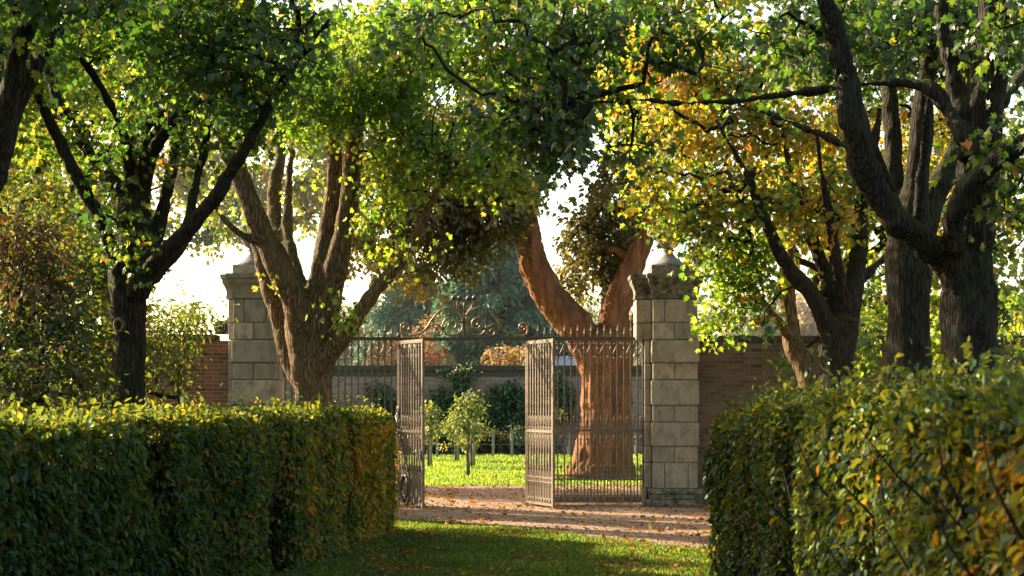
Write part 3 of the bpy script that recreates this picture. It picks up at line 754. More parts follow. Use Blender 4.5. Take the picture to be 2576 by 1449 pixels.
for px_, py_ in ((1310,172),(1205,165)):
    for sgn in (1,-1):
        p = OC(px_, py_); x = p.x if sgn > 0 else 2*xc-p.x
        bb = MB(); bb.lathe([(.012,-.05),(.045,-.03),(.06,0),(.045,.035),(.015,.06),(.002,.075)], (x, YG, p.z), 10); bb.build('bud', M['iron'], ov)
bb = MB(); z0 = 3.238; z1 = OC(0,200).z
bb.tube([(xc,YG,z0),(xc,YG,z1-.15),(xc,YG,z1-.12),(xc,YG,z1)], [.012,.012,.022,.002], 6); bb.build('centre_rod', M['iron'], ov)
for cx, cy in ((1385,578),(1020,685),(1750,690)):
    p = OC(cx, cy); q = .05 if cx == 1385 else .03
    bb = MB(); bb.box(p.x-q, p.x+q, YG-.03, YG+.03, p.z-.022, p.z+.022); bb.build('collar', M['iron'], ov)

# ================================================================== HEDGES
def hedge(name, label, line, thick, side, hfun, n_face, n_top, size, seams, shoot=.05, base=.36, depth_s=.05, dark=1.0, tintfun=lambda s: 0, darkfun=lambda s: 1+0*s, holes=0.0, groove=.42, ends=(False, True)):
    """line: front-face polyline [(x,y),...]; side=+1: body extends to the left (-x) of it, -1 to the right"""
    ln = np.array(line, float); seg = np.linalg.norm(np.diff(ln, axis=0), axis=1); cum = np.concatenate([[0], np.cumsum(seg)]); Ltot = cum[-1]
    root = empty(name, (ln[:,0].mean()-side*thick/2, ln[:,1].mean(), 0), label, 'hedge')
    def at(s): 
        return np.stack([np.interp(s, cum, ln[:,0]), np.interp(s, cum, ln[:,1])], 1)
    d = norm(np.array([[ln[-1,0]-ln[0,0], ln[-1,1]-ln[0,1]]]))[0]
    nrm = np.array([d[1], -d[0]])*side        # outward normal of the front face
    if nrm[0]*side < 0: nrm = -nrm
    def bulge(s, z):
        return np.array([.10*n3((a, b, 0), .9, 2) + .05*n3((a, b, 0), 2.8, 6) - sum(groove*math.exp(-((a-q)/.24)**2)*(0.6+.4*math.sin(b*3+q)) for q in seams) for a, b in zip(s, z)])
    L = Leaves()
    def emit(pos, out, n, tintb, sc=1.0, dk=1.0):
        yd = norm(np.array([0,0,-.75]) + out*.35 + RNG.normal(0, .5, (n,3)))
        nr = norm(out*.9 + np.array([0,0,.55]) + RNG.normal(0, .45, (n,3)))
        tint = np.clip(tintb + RNG.normal(0, .13, n) + (RNG.random(n) < .08)*RNG.uniform(.2,.5,n), 0, 1)
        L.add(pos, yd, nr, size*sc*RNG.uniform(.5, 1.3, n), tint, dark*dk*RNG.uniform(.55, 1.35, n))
    dens = lambda n: Ltot*(RNG.random(n))   # uniform along the run
    # front face
    s = dens(n_face); z = RNG.uniform(0.02, 1, n_face)
    if holes:
        kp = np.array([n3((a, b*2, 0), 2.1, 31) + .5*n3((a, b*2, 0), 5, 3) for a, b in zip(s, z)]) > -.75 + holes*RNG.uniform(0, 1, n_face) - .25*(s > 6.7)
        s, z = s[kp], z[kp]; n_face = len(s)
    hh = hfun(s); Z = z*hh
    bl = bulge(s, Z); rd = .14*np.clip((z-.9)/.1, 0, 1)**2
    depth = RNG.exponential(depth_s, n_face)
    xy = at(s) + nrm[None]*(bl-rd-depth)[:,None]
    out = np.concatenate([np.repeat(nrm[None], n_face, 0), np.zeros((n_face,1))], 1)
    cl = np.array([n3((a,b,0), 1.3, 8) for a, b in zip(s, Z)])
    emit(np.concatenate([xy, Z[:,None]], 1), out, n_face, base+.22*cl+.10*z**4+tintfun(s), dk=darkfun(s))
    # back face, sparser
    nb = n_face//4; s = dens(nb); z = RNG.uniform(.02, 1, nb); 
    xy = at(s) - nrm[None]*(thick + .05*RNG.normal(size=nb))[:,None]
    emit(np.concatenate([xy, (z*hfun(s))[:,None]], 1), -np.concatenate([np.repeat(nrm[None], nb, 0), np.zeros((nb,1))], 1), nb, .4)
    # top, with upright sprigs
    s = dens(n_top); q = RNG.random(n_top); hh = hfun(s)
    edge = np.minimum(q, 1-q); Z = hh + .05 - .16*np.exp(-edge*14) + .05*np.array([n3((a,b*thick,0), 2.2, 5) for a, b in zip(s, q)]) - RNG.exponential(.03, n_top)
    sp = RNG.random(n_top) < .12; Z = Z + sp*RNG.exponential(.055, n_top)
    bl = bulge(s, hh)
    xy = at(s) - nrm[None]*(q*thick - bl*(1-q))[:,None]
    out = np.tile(np.array([[0,0,1.0]]), (n_top,1)) + .4*np.concatenate([np.repeat(nrm[None], n_top, 0), np.zeros((n_top,1))],1)*(1-2*q)[:,None]
    pos = np.concatenate([xy, Z[:,None]], 1)
    yd = norm(RNG.normal(0,.8,(n_top,3)) + np.array([0,0,.35])); nr = norm(out + RNG.normal(0,.55,(n_top,3)))
    L.add(pos, yd, nr, size*RNG.uniform(.5,1.2,n_top), np.clip(base+.12+RNG.normal(0,.15,n_top),0,1), dark*RNG.uniform(.7,1.4,n_top))
    # ends
    for e, on in zip((0, 1), ends):
        if not on: continue
        ne = int(n_face*thick/Ltot*1.3); q = RNG.random(ne); z = RNG.uniform(.02,1,ne); s = np.full(ne, Ltot*e)
        dv = d*(1 if e else -1); h_ = hfun(s)
        dep = RNG.exponential(.05, ne) + .12*np.exp(-np.minimum(q,1-q)*12) + .1*np.clip((z-.9)/.1,0,1)**2 - .07*np.array([n3((a,b,0),1.6,12) for a,b in zip(q,z*2)])
        xy = at(s) - nrm[None]*(q*thick)[:,None] - dv[None]*dep[:,None]
        o3 = np.tile(np.array([[dv[0], dv[1], .1]]), (ne,1))
        emit(np.concatenate([xy, (z*h_)[:,None]],1), o3, ne, .56)
    # upright shoots along the top
    tw = MB()
    for k in range(int(Ltot*4)):
        s_ = np.array([RNG.uniform(0, Ltot)]); q = RNG.uniform(.05, .95); hgt = RNG.exponential(shoot)*.9+.04
        p = at(s_)[0] - nrm*q*thick; z0 = float(hfun(s_)[0])-.1
        lean = RNG.normal(0,.06,2); t_ = (p[0]+lean[0], p[1]+lean[1], z0+.12+hgt)
        tw.tube([(p[0],p[1],z0), t_], [.004,.0015], 3, cap=False)
        n_ = int(3+hgt*26); f = RNG.uniform(.35,1.05,n_)[:,None]
        pos = np.array([[p[0],p[1],z0]])*(1-f) + np.array([t_])*f
        L.add(pos, norm(RNG.normal(0,.7,(n_,3))+np.array([0,0,.4])), rnd_dir(n_), size*RNG.uniform(.5,1.0,n_), np.clip(base+.2+RNG.normal(0,.15,n_),0,1), RNG.uniform(.8,1.4,n_))
    # inner tangle of stems and an added bumpy mass coloured dark as inner shade
    for k in range(int(Ltot*40)):
        s_ = np.array([RNG.uniform(0, Ltot)]); p = at(s_)[0] - nrm*RNG.uniform(.04,.3)*1.0
        h_ = float(hfun(s_)[0]); z0 = RNG.uniform(0, h_*.8); q = RNG.normal(0,.16,2)
        tw.tube([(p[0],p[1],z0),(p[0]+q[0]*.5+nrm[0]*.03,p[1]+q[1]*.5+nrm[1]*.03,z0+.2),(p[0]+q[0],p[1]+q[1],min(h_-.05, z0+.42))], [.009,.006,.003], 3, cap=False)
    L.build('foliage', 'oval', M['hedge'], root, tw)
    c = MB(); ns, nz = int(Ltot/.3)+2, 8; vs = []; fs = []
    for side_ in (0, 1):
        for i in range(ns):
            s_ = np.array([Ltot*(.012+.976*i/(ns-1))]); p0 = at(s_)[0]; h_ = float(hfun(s_)[0])
            for j in range(nz):
                z = (h_-.18)*j/(nz-1); w = .20 + .07*n3((s_[0], z, side_*5), 2.0, 3) + (sum(.12*math.exp(-((s_[0]-q)/.2)**2) for q in seams) if side_ == 0 else 0)
                p = p0 - nrm*(w if side_ == 0 else thick-w); vs.append((p[0], p[1], z))
    q0 = ns*nz
    for i in range(ns-1):
        for j in range(nz-1):
            a = i*nz+j; fs.append((a, a+nz, a+nz+1, a+1)); a += q0; fs.append((a+1, a+nz+1, a+nz, a))
        a = i*nz+nz-1; fs.append((a, a+nz, a+nz+q0, a+q0))
    for j in range(nz-1):
        fs.append((j, j+1, q0+j+1, q0+j)); a = (ns-1)*nz+j; fs.append((a+1, a, q0+a, q0+a+1))
    c.add(vs, fs); c.build('shaded_heart', M['core'], root)
    return root
hedge('clipped_hedge', 'clipped hornbeam hedge left of the grass path, ending beside the gate', [(-4.25,4.5),(-3.47,10.5),(-1.80,23.7)], 1.05, 1,
      lambda s: 1.80+0*s+.025*np.sin(s*1.3), 62000, 27000, .076, [9.3, 13.1, 16.6], base=.30, dark=1.12, tintfun=lambda s: .36*np.clip((s-9)/9,0,1)-.03, darkfun=lambda s: 1+.5*np.clip((s-11)/7,0,1), ends=(False, True))  # end bay tinted golden and brightened, painting dappled sun on it
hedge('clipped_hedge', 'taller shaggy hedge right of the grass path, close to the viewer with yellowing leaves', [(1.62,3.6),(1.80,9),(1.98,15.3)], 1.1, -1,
      lambda s: np.interp(s, [0,4,7,10,11.8],[2.00,1.99,1.96,1.92,1.80])+.03*np.sin(s*1.7), 90000, 40000, .060, [6.8], shoot=.05, base=.27, depth_s=.13, dark=.70, tintfun=lambda s: .24*np.clip((4.2-s)/3,0,1)+.06*(s<6.7)-.05*(s>6.7), darkfun=lambda s: np.where(s>6.7,.7,1.1), holes=.55, ends=(False, True))  # far bay darkened as shade, near leaves yellowed and brightened as sun

# ================================================================== TREES
Z = lambda limb, Y, dy=0.0: [(x, y, w, Y + dy*i/(max(1,len(limb)-1))) for i, (x, y, w) in enumerate(limb)]
# --- foremost left leaning tree
make_tree('maple_tree', 'dark leaning tree cropped by the left frame edge, two limbs rising to the right', 'tree', [
    Z([(-175,G(14.5),135),(-160,1100,116),(-130,800,104),(-78,560,92),(-22,430,84),(6,330,76),(32,262,64),(100,130,54),(190,0,48),(260,-130,38),(330,-260,28)], 14.5, 1),
    Z([(-8,390,70),(10,280,60),(45,120,54),(85,0,48),(130,-150,36),(150,-260,26)], 14.5, -1)],
    [(60,120,16,130,90,1.0,1.0,.3),(-660,-320,11,450,300,1.5,1.5,.3),(-560,-130,14,300,220,1.5,1.5,.3),(-170,30,18,190,150,1.6,2.2,.3),(-330,-40,21,260,170,1.6,2.2,.3),(-420,160,21,220,140,1.6,2.0,.3),(60,-60,14,200,80,1.2,1.5,.3),(260,-30,13.5,190,70,1.0,1.6,.3),(460,-40,13.5,160,70,1,1.4,.32),(140,50,14,90,60,.8,.5,.35)],  # blobs left of the frame are added to shade the right hedge
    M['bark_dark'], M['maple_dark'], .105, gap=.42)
# --- dark multi-limbed tree behind the left hedge
Y1 = 22.0
knotted = make_tree('maple_tree', 'dark spreading tree with a knot hole in its trunk, behind the left hedge', 'tree', [
    Z([(316,G(Y1),116),(316,1100,98),(318,1000,92),(322,850,88),(326,760,94),(328,690,104),(332,600,86),(345,480,72),(370,380,56),(388,300,45),(420,200,35),(440,80,25),(450,-40,18)], Y1, .6),
    Z([(345,740,60),(372,690,50),(410,640,44),(470,578,38),(560,470,35),(620,370,31),(690,240,27),(760,130,19),(830,50,12)], Y1, -1.4),
    Z([(352,720,56),(372,640,42),(392,590,35),(420,480,32),(440,380,30),(460,280,28),(485,200,22),(500,120,16)], Y1, 1.2),
    Z([(378,390,34),(440,300,28),(540,225,25),(600,193,22),(680,130,17),(745,78,12),(800,30,9)], Y1, -1.2),
    Z([(468,585,28),(490,470,23),(515,370,19),(525,260,14),(530,150,10)], Y1-.6, .8),
    Z([(316,720,56),(290,650,40),(262,580,34),(215,480,32),(160,380,30),(105,270,28),(88,215,16),(75,120,10)], Y1, -.9),
    Z([(326,560,52),(290,480,44),(240,400,40),(190,330,32),(125,190,25),(105,110,15)], Y1+.1, 1.0),
    Z([(330,470,38),(310,335,24),(250,215,21),(185,120,15),(150,30,10)], Y1+.2, -1.2),
    Z([(385,700,40),(430,655,30),(465,610,22),(490,560,14)], Y1, .6)],
    [(90,150,21,150,120,1.4,1.9,.34),(-120,60,19.5,200,140,1.6,2.2,.3),(60,-120,20,260,110,1.6,2.2,.3),(400,-130,20,260,100,1.6,1.1,.3),(720,-120,20,240,90,1.6,1.1,.3),(380,520,23,60,60,.6,.7,.5),(250,360,22.6,120,60,1,.9,.45),(480,440,22.5,60,60,.8,.7,.45),(280,90,20.5,180,110,1.5,1.5,.30),(480,80,20.5,180,110,1.5,1.4,.30),(700,90,20.5,160,110,1.4,1.5,.33),  # outlying blobs beyond the frame are added to cast shade on the right hedge
     (300,240,21.5,150,70,1.2,1.1,.32),(520,220,21,150,80,1.2,1.5,.26),(640,230,21.5,110,90,1.2,1.2,.32),(300,420,22.3,90,120,1.2,.75,.42),
     (450,340,22,90,80,1,.5,.36),(560,330,21.5,90,70,1,.8,.32),(180,300,22.4,100,90,1,.7,.45),(430,600,22.3,90,70,.8,.8,.42),(510,560,22.5,60,50,.7,.7,.45),(60,330,22.5,70,110,1,.7,.5),(300,620,21.5,60,110,.5,.6,.42),(330,640,23.2,80,60,.6,1.0,.42)],
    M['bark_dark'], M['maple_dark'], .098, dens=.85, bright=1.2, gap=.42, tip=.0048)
tr = [c for c in knotted.children if c.name.startswith('trunk')][0]
kb = MB(); kc = P(300, 818, 21.80) - knotted.location
kn = Vector((-.45, -.85, 0)).normalized(); ku = Vector((-kn.y, kn.x, 0)).normalized()
kb.tube([kc + ku*(.072*math.cos(a)*(1+.1*math.sin(3*a))) + Vector((0,0,.09*math.sin(a))) for a in np.linspace(0, 2*math.pi, 17)], .028, 8, cap=False)
link('knot_hole', kb.mesh('knot_hole', M['bark_grey']), tr)
kb = MB(); kb.tube([kc+kn*.004, kc-kn*.05], [.065,.06], 12); link('dark_disc', kb.mesh('dark_disc', M['core']), tr)  # near-black disc painted as the shade inside the knot hole
# --- grey many-stemmed maple in front of the railing
Y2 = 27.0
make_tree('maple_tree', 'sunlit many-stemmed maple growing in front of the left railing and pillar', 'tree', [
    Z([(788,G(Y2),160),(788,1150,126),(788,1010,102),(784,900,108),(778,830,111),(772,775,104),(768,740,84)], Y2),
    Z([(768,975,45),(748,940,59),(722,880,52),(700,800,47),(672,715,37),(655,650,30),(640,600,22),(620,540,12)], Y2, 1.2),
    Z([(765,830,71),(745,770,71),(704,670,64),(652,570,54),(602,445,49),(565,370,35),(540,260,24),(520,150,15)], Y2-.2, -1),
    Z([(768,770,39),(735,690,30),(682,605,29),(640,500,23),(612,420,17),(590,330,12)], Y2-.35, .4),
    Z([(760,730,34),(742,670,30),(728,610,29),(723,540,26),(727,450,21),(738,370,14),(745,270,8)], Y2, 1.5),
    Z([(755,720,34),(712,630,39),(692,560,39),(690,470,37),(706,390,27),(712,280,18)], Y2+.2, 1.8),
    Z([(782,800,76),(796,730,66),(812,660,55),(830,560,46),(842,440,40),(849,330,36),(860,220,27),(866,90,18)], Y2-.1, .4),
    Z([(800,860,76),(826,760,67),(850,650,55),(872,540,49),(882,440,45),(893,350,42),(905,260,32),(915,130,20)], Y2, -.6),
    Z([(796,940,62),(828,890,55),(862,848,45),(905,785,39),(962,710,34),(1022,640,29),(1062,560,24),(1102,480,18),(1150,415,11)], Y2-.1, -1.3),
    Z([(655,610,22),(615,595,20),(570,560,16),(540,520,10)], Y2-.6, -.4)],
    [(640,370,26.6,90,70,1,.8,.46),(620,480,27,60,60,.8,.6,.46),(760,300,27,140,90,1.4,1.5,.42),(700,180,26,160,80,1.5,1.8,.36),(900,200,26,170,100,1.6,2.2,.38),
     (1040,120,26,160,110,1.6,2.0,.36),(1010,330,26.4,120,110,1.4,1.7,.46),(980,460,26.6,90,80,1.2,1.5,.46),(1120,320,26,130,100,1.4,1.8,.42),(1090,450,26,90,70,1,1.1,.44),
     (980,560,26.2,80,60,.9,.8,.45),(1060,590,25.9,70,60,.8,.8,.44),(1210,400,26,90,80,1.2,1.3,.44),(1270,470,25.8,70,60,.9,1.1,.46),(1300,520,25.7,45,40,.6,.8,.5),(1180,230,26,130,90,1.3,1.5,.40),
     (860,800,25.9,34,40,.4,.7,.45),(1000,640,25.8,50,40,.5,.6,.45),(560,250,26.5,130,80,1.3,1.2,.40),(780,450,28,70,70,.8,.5,.50),(680,690,26.5,30,60,.4,.5,.48),(660,560,26.5,40,50,.5,.35,.46)],
    M['bark_grey'], M['maple'], .095, gap=.42, bright=1.05, dens=.85)
# --- great russet-barked tree beyond the gate
Y3 = 40.0
make_tree('evergreen_oak', 'massive russet-barked tree forking in two, standing just beyond the gate', 'tree', [
    Z([(1512,G(Y3),187),(1516,1165,153),(1520,1100,136),(1523,1000,126),(1522,920,133),(1512,860,153),(1505,830,136)], Y3),
    Z([(1500,900,100),(1458,835,91),(1410,780,87),(1370,720,80),(1340,650,73),(1325,570,64),(1332,500,46),(1356,460,33),(1378,405,24),(1392,330,18)], Y3-.1, -.8),
    Z([(1338,610,60),(1316,540,56),(1300,470,44),(1296,390,31),(1285,290,20)], Y3-.3, .8),
    Z([(1540,890,96),(1545,830,84),(1552,770,73),(1576,700,66),(1606,640,51),(1632,570,40),(1655,480,31),(1670,380,22)], Y3, -.5),
    Z([(1300,505,31),(1220,475,24),(1130,490,18),(1040,530,12),(960,570,6)], Y3-.3, -1.2),
    Z([(1600,660,27),(1545,630,20),(1490,620,13),(1440,640,7)], Y3-.2, .9),
    Z([(1330,560,27),(1250,600,18),(1160,640,11),(1080,670,6)], Y3-.4, -1.0),
    Z([(1560,880,64),(1620,790,42),(1690,715,38),(1738,665,40),(1790,590,35),(1830,480,25)], Y3+.3, 1.2)],
    [(1000,470,38.5,140,85,1.8,1.5,.45),(1110,530,38.5,150,95,1.8,2.2,.40),(1220,540,38.5,110,95,1.6,2.2,.38),(1200,450,38,110,70,1.6,1.9,.35),(930,590,38.5,90,75,1.4,1.4,.55),
     (1060,650,38.5,130,60,1.5,1.6,.52),(1170,640,38,70,45,1.3,1.5,.40),(930,670,38,60,45,1.2,1.1,.6),(1080,720,37.5,60,35,1,.8,.75),
     (1490,580,40.9,70,70,.9,1.8,.42),(1520,660,40.9,65,60,.9,1.9,.40),(1460,690,40.5,70,35,.9,1.8,.45),(1500,740,40.7,60,32,.8,1.3,.5),(1540,500,41,90,60,.9,1.6,.45),(1620,420,38.5,110,70,1.5,1.3,.4),
     (1480,450,38.5,50,50,1,.5,.6),(1300,330,38.5,200,90,2,1.3,.4),(1530,800,40.5,50,35,1,.5,.7)],
    M['bark_red'], M['evergreen'], .155, per=16, length=.6, shape='oval', gap=.34, gapf=1.0, dens=1.7, bright=1.25, voxel=.04, bump=.035)
# --- right: slim trunk and yellow many-stemmed maple before the wall
make_tree('maple_tree', 'slim leaning trunk between the right wall and the yellow maple', 'tree', [
    Z([(2075,G(27),84),(2060,1080,74),(2035,945,62),(1998,870,50),(1986,800,44),(1978,710,42),(1984,620,36),(1990,520,28),(2000,400,20),(2010,280,12)], 27, .4),
    Z([(1990,850,26),(1950,800,24),(1905,740,18),(1880,710,12)], 26.9, -.7)],
    [(1880,700,26,90,60,1,1.1,.42),(1800,790,25.8,60,45,.7,.9,.45),(1830,720,25.8,80,50,.8,1.0,.42),(1985,885,28.3,55,35,.6,.8,.40),(2180,850,28.5,95,60,.8,1.0,.42),(2360,830,29,60,80,.8,1.0,.5),(2550,800,29,60,90,.8,1.0,.5),(1900,640,26.5,80,60,1,.9,.45),(1760,700,25.6,50,40,.6,.8,.40)],
    M['bark_grey'], M['maple'], .115, gap=.38)
Y4 = 25.5
make_tree('maple_tree', 'many-stemmed maple with glowing yellow leaves in front of the right wall', 'tree', [
    Z([(2112,G(Y4),140),(2108,1100,120),(2102,930,92),(2110,850,96),(2120,800,80)], Y4),
    Z([(2098,870,60),(2076,800,48),(2040,738,42),(1988,680,38),(1938,590,31),(1892,470,22),(1850,390,14),(1800,300,9)], Y4, -.8),
    Z([(2116,850,66),(2148,730,52),(2164,620,46),(2172,500,37),(2195,380,24),(2215,260,14)], Y4, .5),
    Z([(2104,840,48),(2085,700,36),(2045,600,29),(2012,500,21),(1985,410,14),(1960,300,8)], Y4+.1, .8),
    Z([(2128,820,46),(2112,690,32),(2092,570,27),(2072,460,17),(2055,340,10)], Y4, -1),
    Z([(2150,730,28),(2200,670,22),(2245,630,16),(2290,560,10)], Y4+.2, .6)],
    [(1650,120,27,110,110,1.5,1.6,0.70),(1740,200,27,120,110,1.5,1.7,0.72),(1600,300,26.5,90,60,1.2,1.2,0.60),(1700,330,26.5,110,60,1.3,1.6,0.66),(1850,230,27,110,80,1.4,1.4,0.70),
     (1820,370,26.5,110,60,1.3,1.5,0.62),(1930,330,26.5,120,70,1.3,1.5,0.68),(2060,330,26.5,110,80,1.4,1.5,0.68),(1900,470,26,110,60,1.2,1.5,0.55),(2040,460,26,110,60,1.2,1.6,0.58),
     (2080,550,25.5,100,50,1,1.4,0.68),(1960,540,25.6,100,60,1.1,1.3,0.55),(1800,520,25.5,100,50,1.1,1.3,.55),(1700,470,25.5,110,60,1.2,1.5,0.55),(1640,410,26,80,50,1,.9,0.58),
     (1850,690,25,70,50,.8,1.6,.33),(1890,770,25.5,80,60,.8,1.2,.38),(1740,585,25,70,35,.7,1.5,.33),(1880,640,25.5,90,70,.8,1.4,.4),(1730,540,25.2,90,45,1,1.3,.46),(1810,610,25.2,80,50,1,1.2,.45),(1760,640,25.2,40,30,.6,.8,.42),(1640,520,25.2,60,40,.8,.9,.55),(2160,480,26,70,90,1,1,0.64),(2230,320,27,90,100,1.2,1,0.66),(2000,150,27,150,90,1.5,1.2,0.68),(2420,330,27,80,120,1.3,1.1,0.72),(2260,480,27,60,90,1,.8,0.66),(2530,420,27,60,120,1.3,1.1,0.58)],
    M['bark_dark'], M['maple'], .104, gap=.40, bright=1.05, tvar=.19, dens=.85, tip=.005)
# --- right: two dark trunks behind the near hedge
Y5 = 20.0
make_tree('maple_tree', 'straight dark trunk behind the right hedge, left of the forked tree', 'tree', [
    Z([(2298,G(Y5),136),(2296,1100,122),(2292,900,110),(2288,760,112),(2282,650,118),(2288,590,100),(2302,470,66),(2316,330,56),(2334,160,46),(2346,0,36),(2352,-120,26)], Y5),
    Z([(2272,660,70),(2258,560,56),(2252,440,50),(2244,300,44),(2232,180,32),(2222,60,22),(2215,-60,15)], Y5, 1),
    Z([(2300,620,80),(2345,505,66),(2392,410,54),(2428,320,42),(2450,210,32),(2470,80,22)], Y5+.2, .9),
    Z([(2266,600,40),(2236,470,32),(2200,380,28),(2150,300,22),(2100,210,14),(2050,150,8)], Y5-.2, -1.3),
    Z([(2310,560,34),(2322,430,27),(2332,330,24),(2345,220,16)], Y5-.3, -.8)],
    [(2150,60,19.5,160,90,1.4,1.9,.30),(2300,40,20,150,90,1.4,1.5,.34),(2060,170,19.3,130,70,1.2,1.2,.34),(2230,190,20,120,70,1.2,.6,.45),(2440,120,20,120,100,1.3,1.0,.45),(2540,230,22,80,120,1.2,1.0,.42),(2300,100,22.5,240,140,1.2,2,.36),(2480,200,23,130,140,1,1.6,.42),(2250,300,23,100,80,1,.8,.45)],
    M['bark_dark'], M['maple_dark'], .105, gap=.40)
Y6 = 16.0
make_tree('maple_tree', 'heavy forked dark trunk nearest on the right, with a long bough sweeping across the view', 'tree', [
    Z([(2452,G(Y6),190),(2448,1200,160),(2442,1000,138),(2438,860,136),(2436,760,142),(2436,680,138),(2440,600,122),(2452,460,106),(2474,280,98),(2496,110,92),(2508,-30,84),(2512,-160,70)], Y6),
    Z([(2420,720,92),(2380,660,80),(2330,612,68),(2262,560,68),(2192,440,70),(2152,320,67),(2126,200,64),(2108,80,56),(2068,-10,46),(2040,-120,36)], Y6-.1, -1.2),
    Z([(2408,640,50),(2402,560,52),(2440,470,48),(2500,410,46),(2580,355,44),(2680,290,38)], Y6-.45, -.8),
    Z([(2448,480,56),(2430,350,44),(2412,250,38),(2392,150,36),(2372,60,34),(2362,-60,28)], Y6-.2, .6),
    Z([(2440,400,44),(2400,290,38),(2350,232,30),(2290,208,24),(2157,214,20),(1997,234,18),(1867,252,16),(1717,260,13),(1600,250,10),(1480,262,7)], Y6-.3, 1.0),
    Z([(2150,385,24),(2110,358,19),(2017,320,16),(1937,286,14),(1860,262,10),(1780,200,7)], Y6-1.2, .6),
    Z([(2470,360,40),(2530,240,32),(2600,160,26)], Y6, 1)],
    [(1330,220,17,120,90,1.0,1.7,.28),(2000,110,16,160,90,1.1,1.6,.3),(1830,110,16.5,130,80,1,1.1,.35),(2550,420,15,60,120,.8,1.1,.42),(1680,110,16.5,110,60,1,.5,.35),(1450,300,17,120,90,1.0,1.9,.22),(1400,390,17,80,50,.8,1.3,.28),(1270,330,17.2,80,70,.8,1.0,.32),(1540,190,17,110,80,1.0,.9,.35),
     (1250,110,17,130,90,1.1,1.8,.32),(1420,80,17,140,80,1.1,1.8,.30),(1600,40,17,140,60,1.1,1.4,.34),(1800,40,16.5,160,60,1.1,1.5,.34),(1990,60,16,120,60,1.0,1.3,.32),(1760,180,16.5,120,50,1,.35,.5),
     (1560,380,17,80,50,.7,.8,.38),(2540,40,15.5,90,80,.9,1.3,.36),(1080,60,17,110,70,1,1.2,.33),(1900,160,16.3,120,50,1,.5,.40),(2540,560,15.5,50,60,.6,.5,.42),(1680,290,16.5,100,40,.8,.3,.4),(2200,-20,15.5,160,60,1,1.2,.32)],
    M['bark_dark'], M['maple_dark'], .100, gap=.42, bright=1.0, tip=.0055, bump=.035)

# ================================================================== SHRUBS AND BACKGROUND
def bush(name, label, cat, blobs, lmat, size, shape='oval', per=14, length=.5, gap=.4, gapf=.9, stem=None, droop=.5, flat=.45, tvar=.14, group=None, bright=1.0, bmat=None, dens=1.0):
    px, py, Y = blobs[0][:3]; base = P(px, py, Y); base.z = 0
    if stem: base.x = P(stem[0], 0, stem[1]).x; base.y = stem[1]
    root = empty(name, base, label, cat, group)
    C, D, T = blob_sprays(blobs, size, per, gap, gapf, dens)
    ok = C[:,2] > .12; C, D, T = C[ok], D[ok], T[ok]
    L = Leaves(); spray_leaves(L, C, D, T, size, per, length, droop, tvar, flat, bright)
    b = MB(); nodes = []
    if stem:
        topz = stem[3]; r = stem[2]
        pts = [(base.x+.03*math.sin(i*2.1)*i/5, base.y, topz*i/5) for i in range(6)]
        b.tube(pts, [r*(1.25-.55*i/5) for i in range(6)], 8); b.build('trunk', bmat or M['bark_pale'], root)
        nodes = [np.array(p) for p in pts[3:]]; b = MB()
    else:
        for k in range(5):
            a = RNG.uniform(0, 6.28); x0, y0 = base.x+.2*math.cos(a), base.y+.2*math.sin(a)
            nodes += [np.array((x0, y0, .02)), np.array((x0+.2*math.cos(a), y0+.15*math.sin(a), .5))]
            b.tube([nodes[-2], nodes[-1]], [.03,.02], 6)
    if len(C) > 900: C = C[RNG.choice(len(C), 900, replace=False)]
    grow_branches(b, nodes, C, tip=.003 if size < .2 else .012, rmax=.05 if size < .2 else .3)
    L.build('foliage' if not stem else 'crown', shape, lmat, root, b)
    return root
bush('shrub', 'tall dark shrub with drooping leaves, some bronze-red, at the left edge above the hedge', 'shrub',
     [(60,680,20,110,110,.9,1.9,.70),(30,620,20,90,60,.9,1.0,.76),(40,840,19.5,110,130,.8,1.9,.26),(170,800,19.8,90,120,.8,1.7,.28),(60,720,19.2,80,60,.5,.6,.74),(120,950,19.5,160,80,.8,1.8,.42),(20,960,19,90,70,.7,1.4,.4)], M['shrub'], .105, 'long', gap=.28, dens=1.5, bright=.62, tvar=.13)
bush('shrub', 'bright green evergreen shrub between the dark knotted tree and the left pillar', 'shrub',
     [(420,840,26.5,90,80,.9,1.8,.36),(490,800,27.5,60,40,.7,1.4,.30),(410,930,26,80,70,.8,1.6,.33),(330,820,26.5,60,100,.8,1.4,.40),(250,900,26.5,70,100,.8,1.5,.38),(520,775,28.5,40,28,.5,1.0,.32)], M['shrub'], .11, 'long', gap=.3, dens=1.2)
bush('shrub', 'leafy green shrub rising between the bronze-tinged shrub and the knotted trunk', 'shrub',
     [(230,720,23.5,110,110,1,1.3,.33),(300,690,24.2,70,70,.8,1.2,.33),(60,520,25.5,110,80,1,1.0,.40),(180,560,25,80,50,.9,.8,.40),(250,860,23,70,100,.8,1.6,.32),(150,640,24,110,80,1,1.0,.33),(220,960,22.6,100,60,.8,1.5,.33)], M['shrub'], .105, 'oval', gap=.3, dens=1.4, bright=.9)

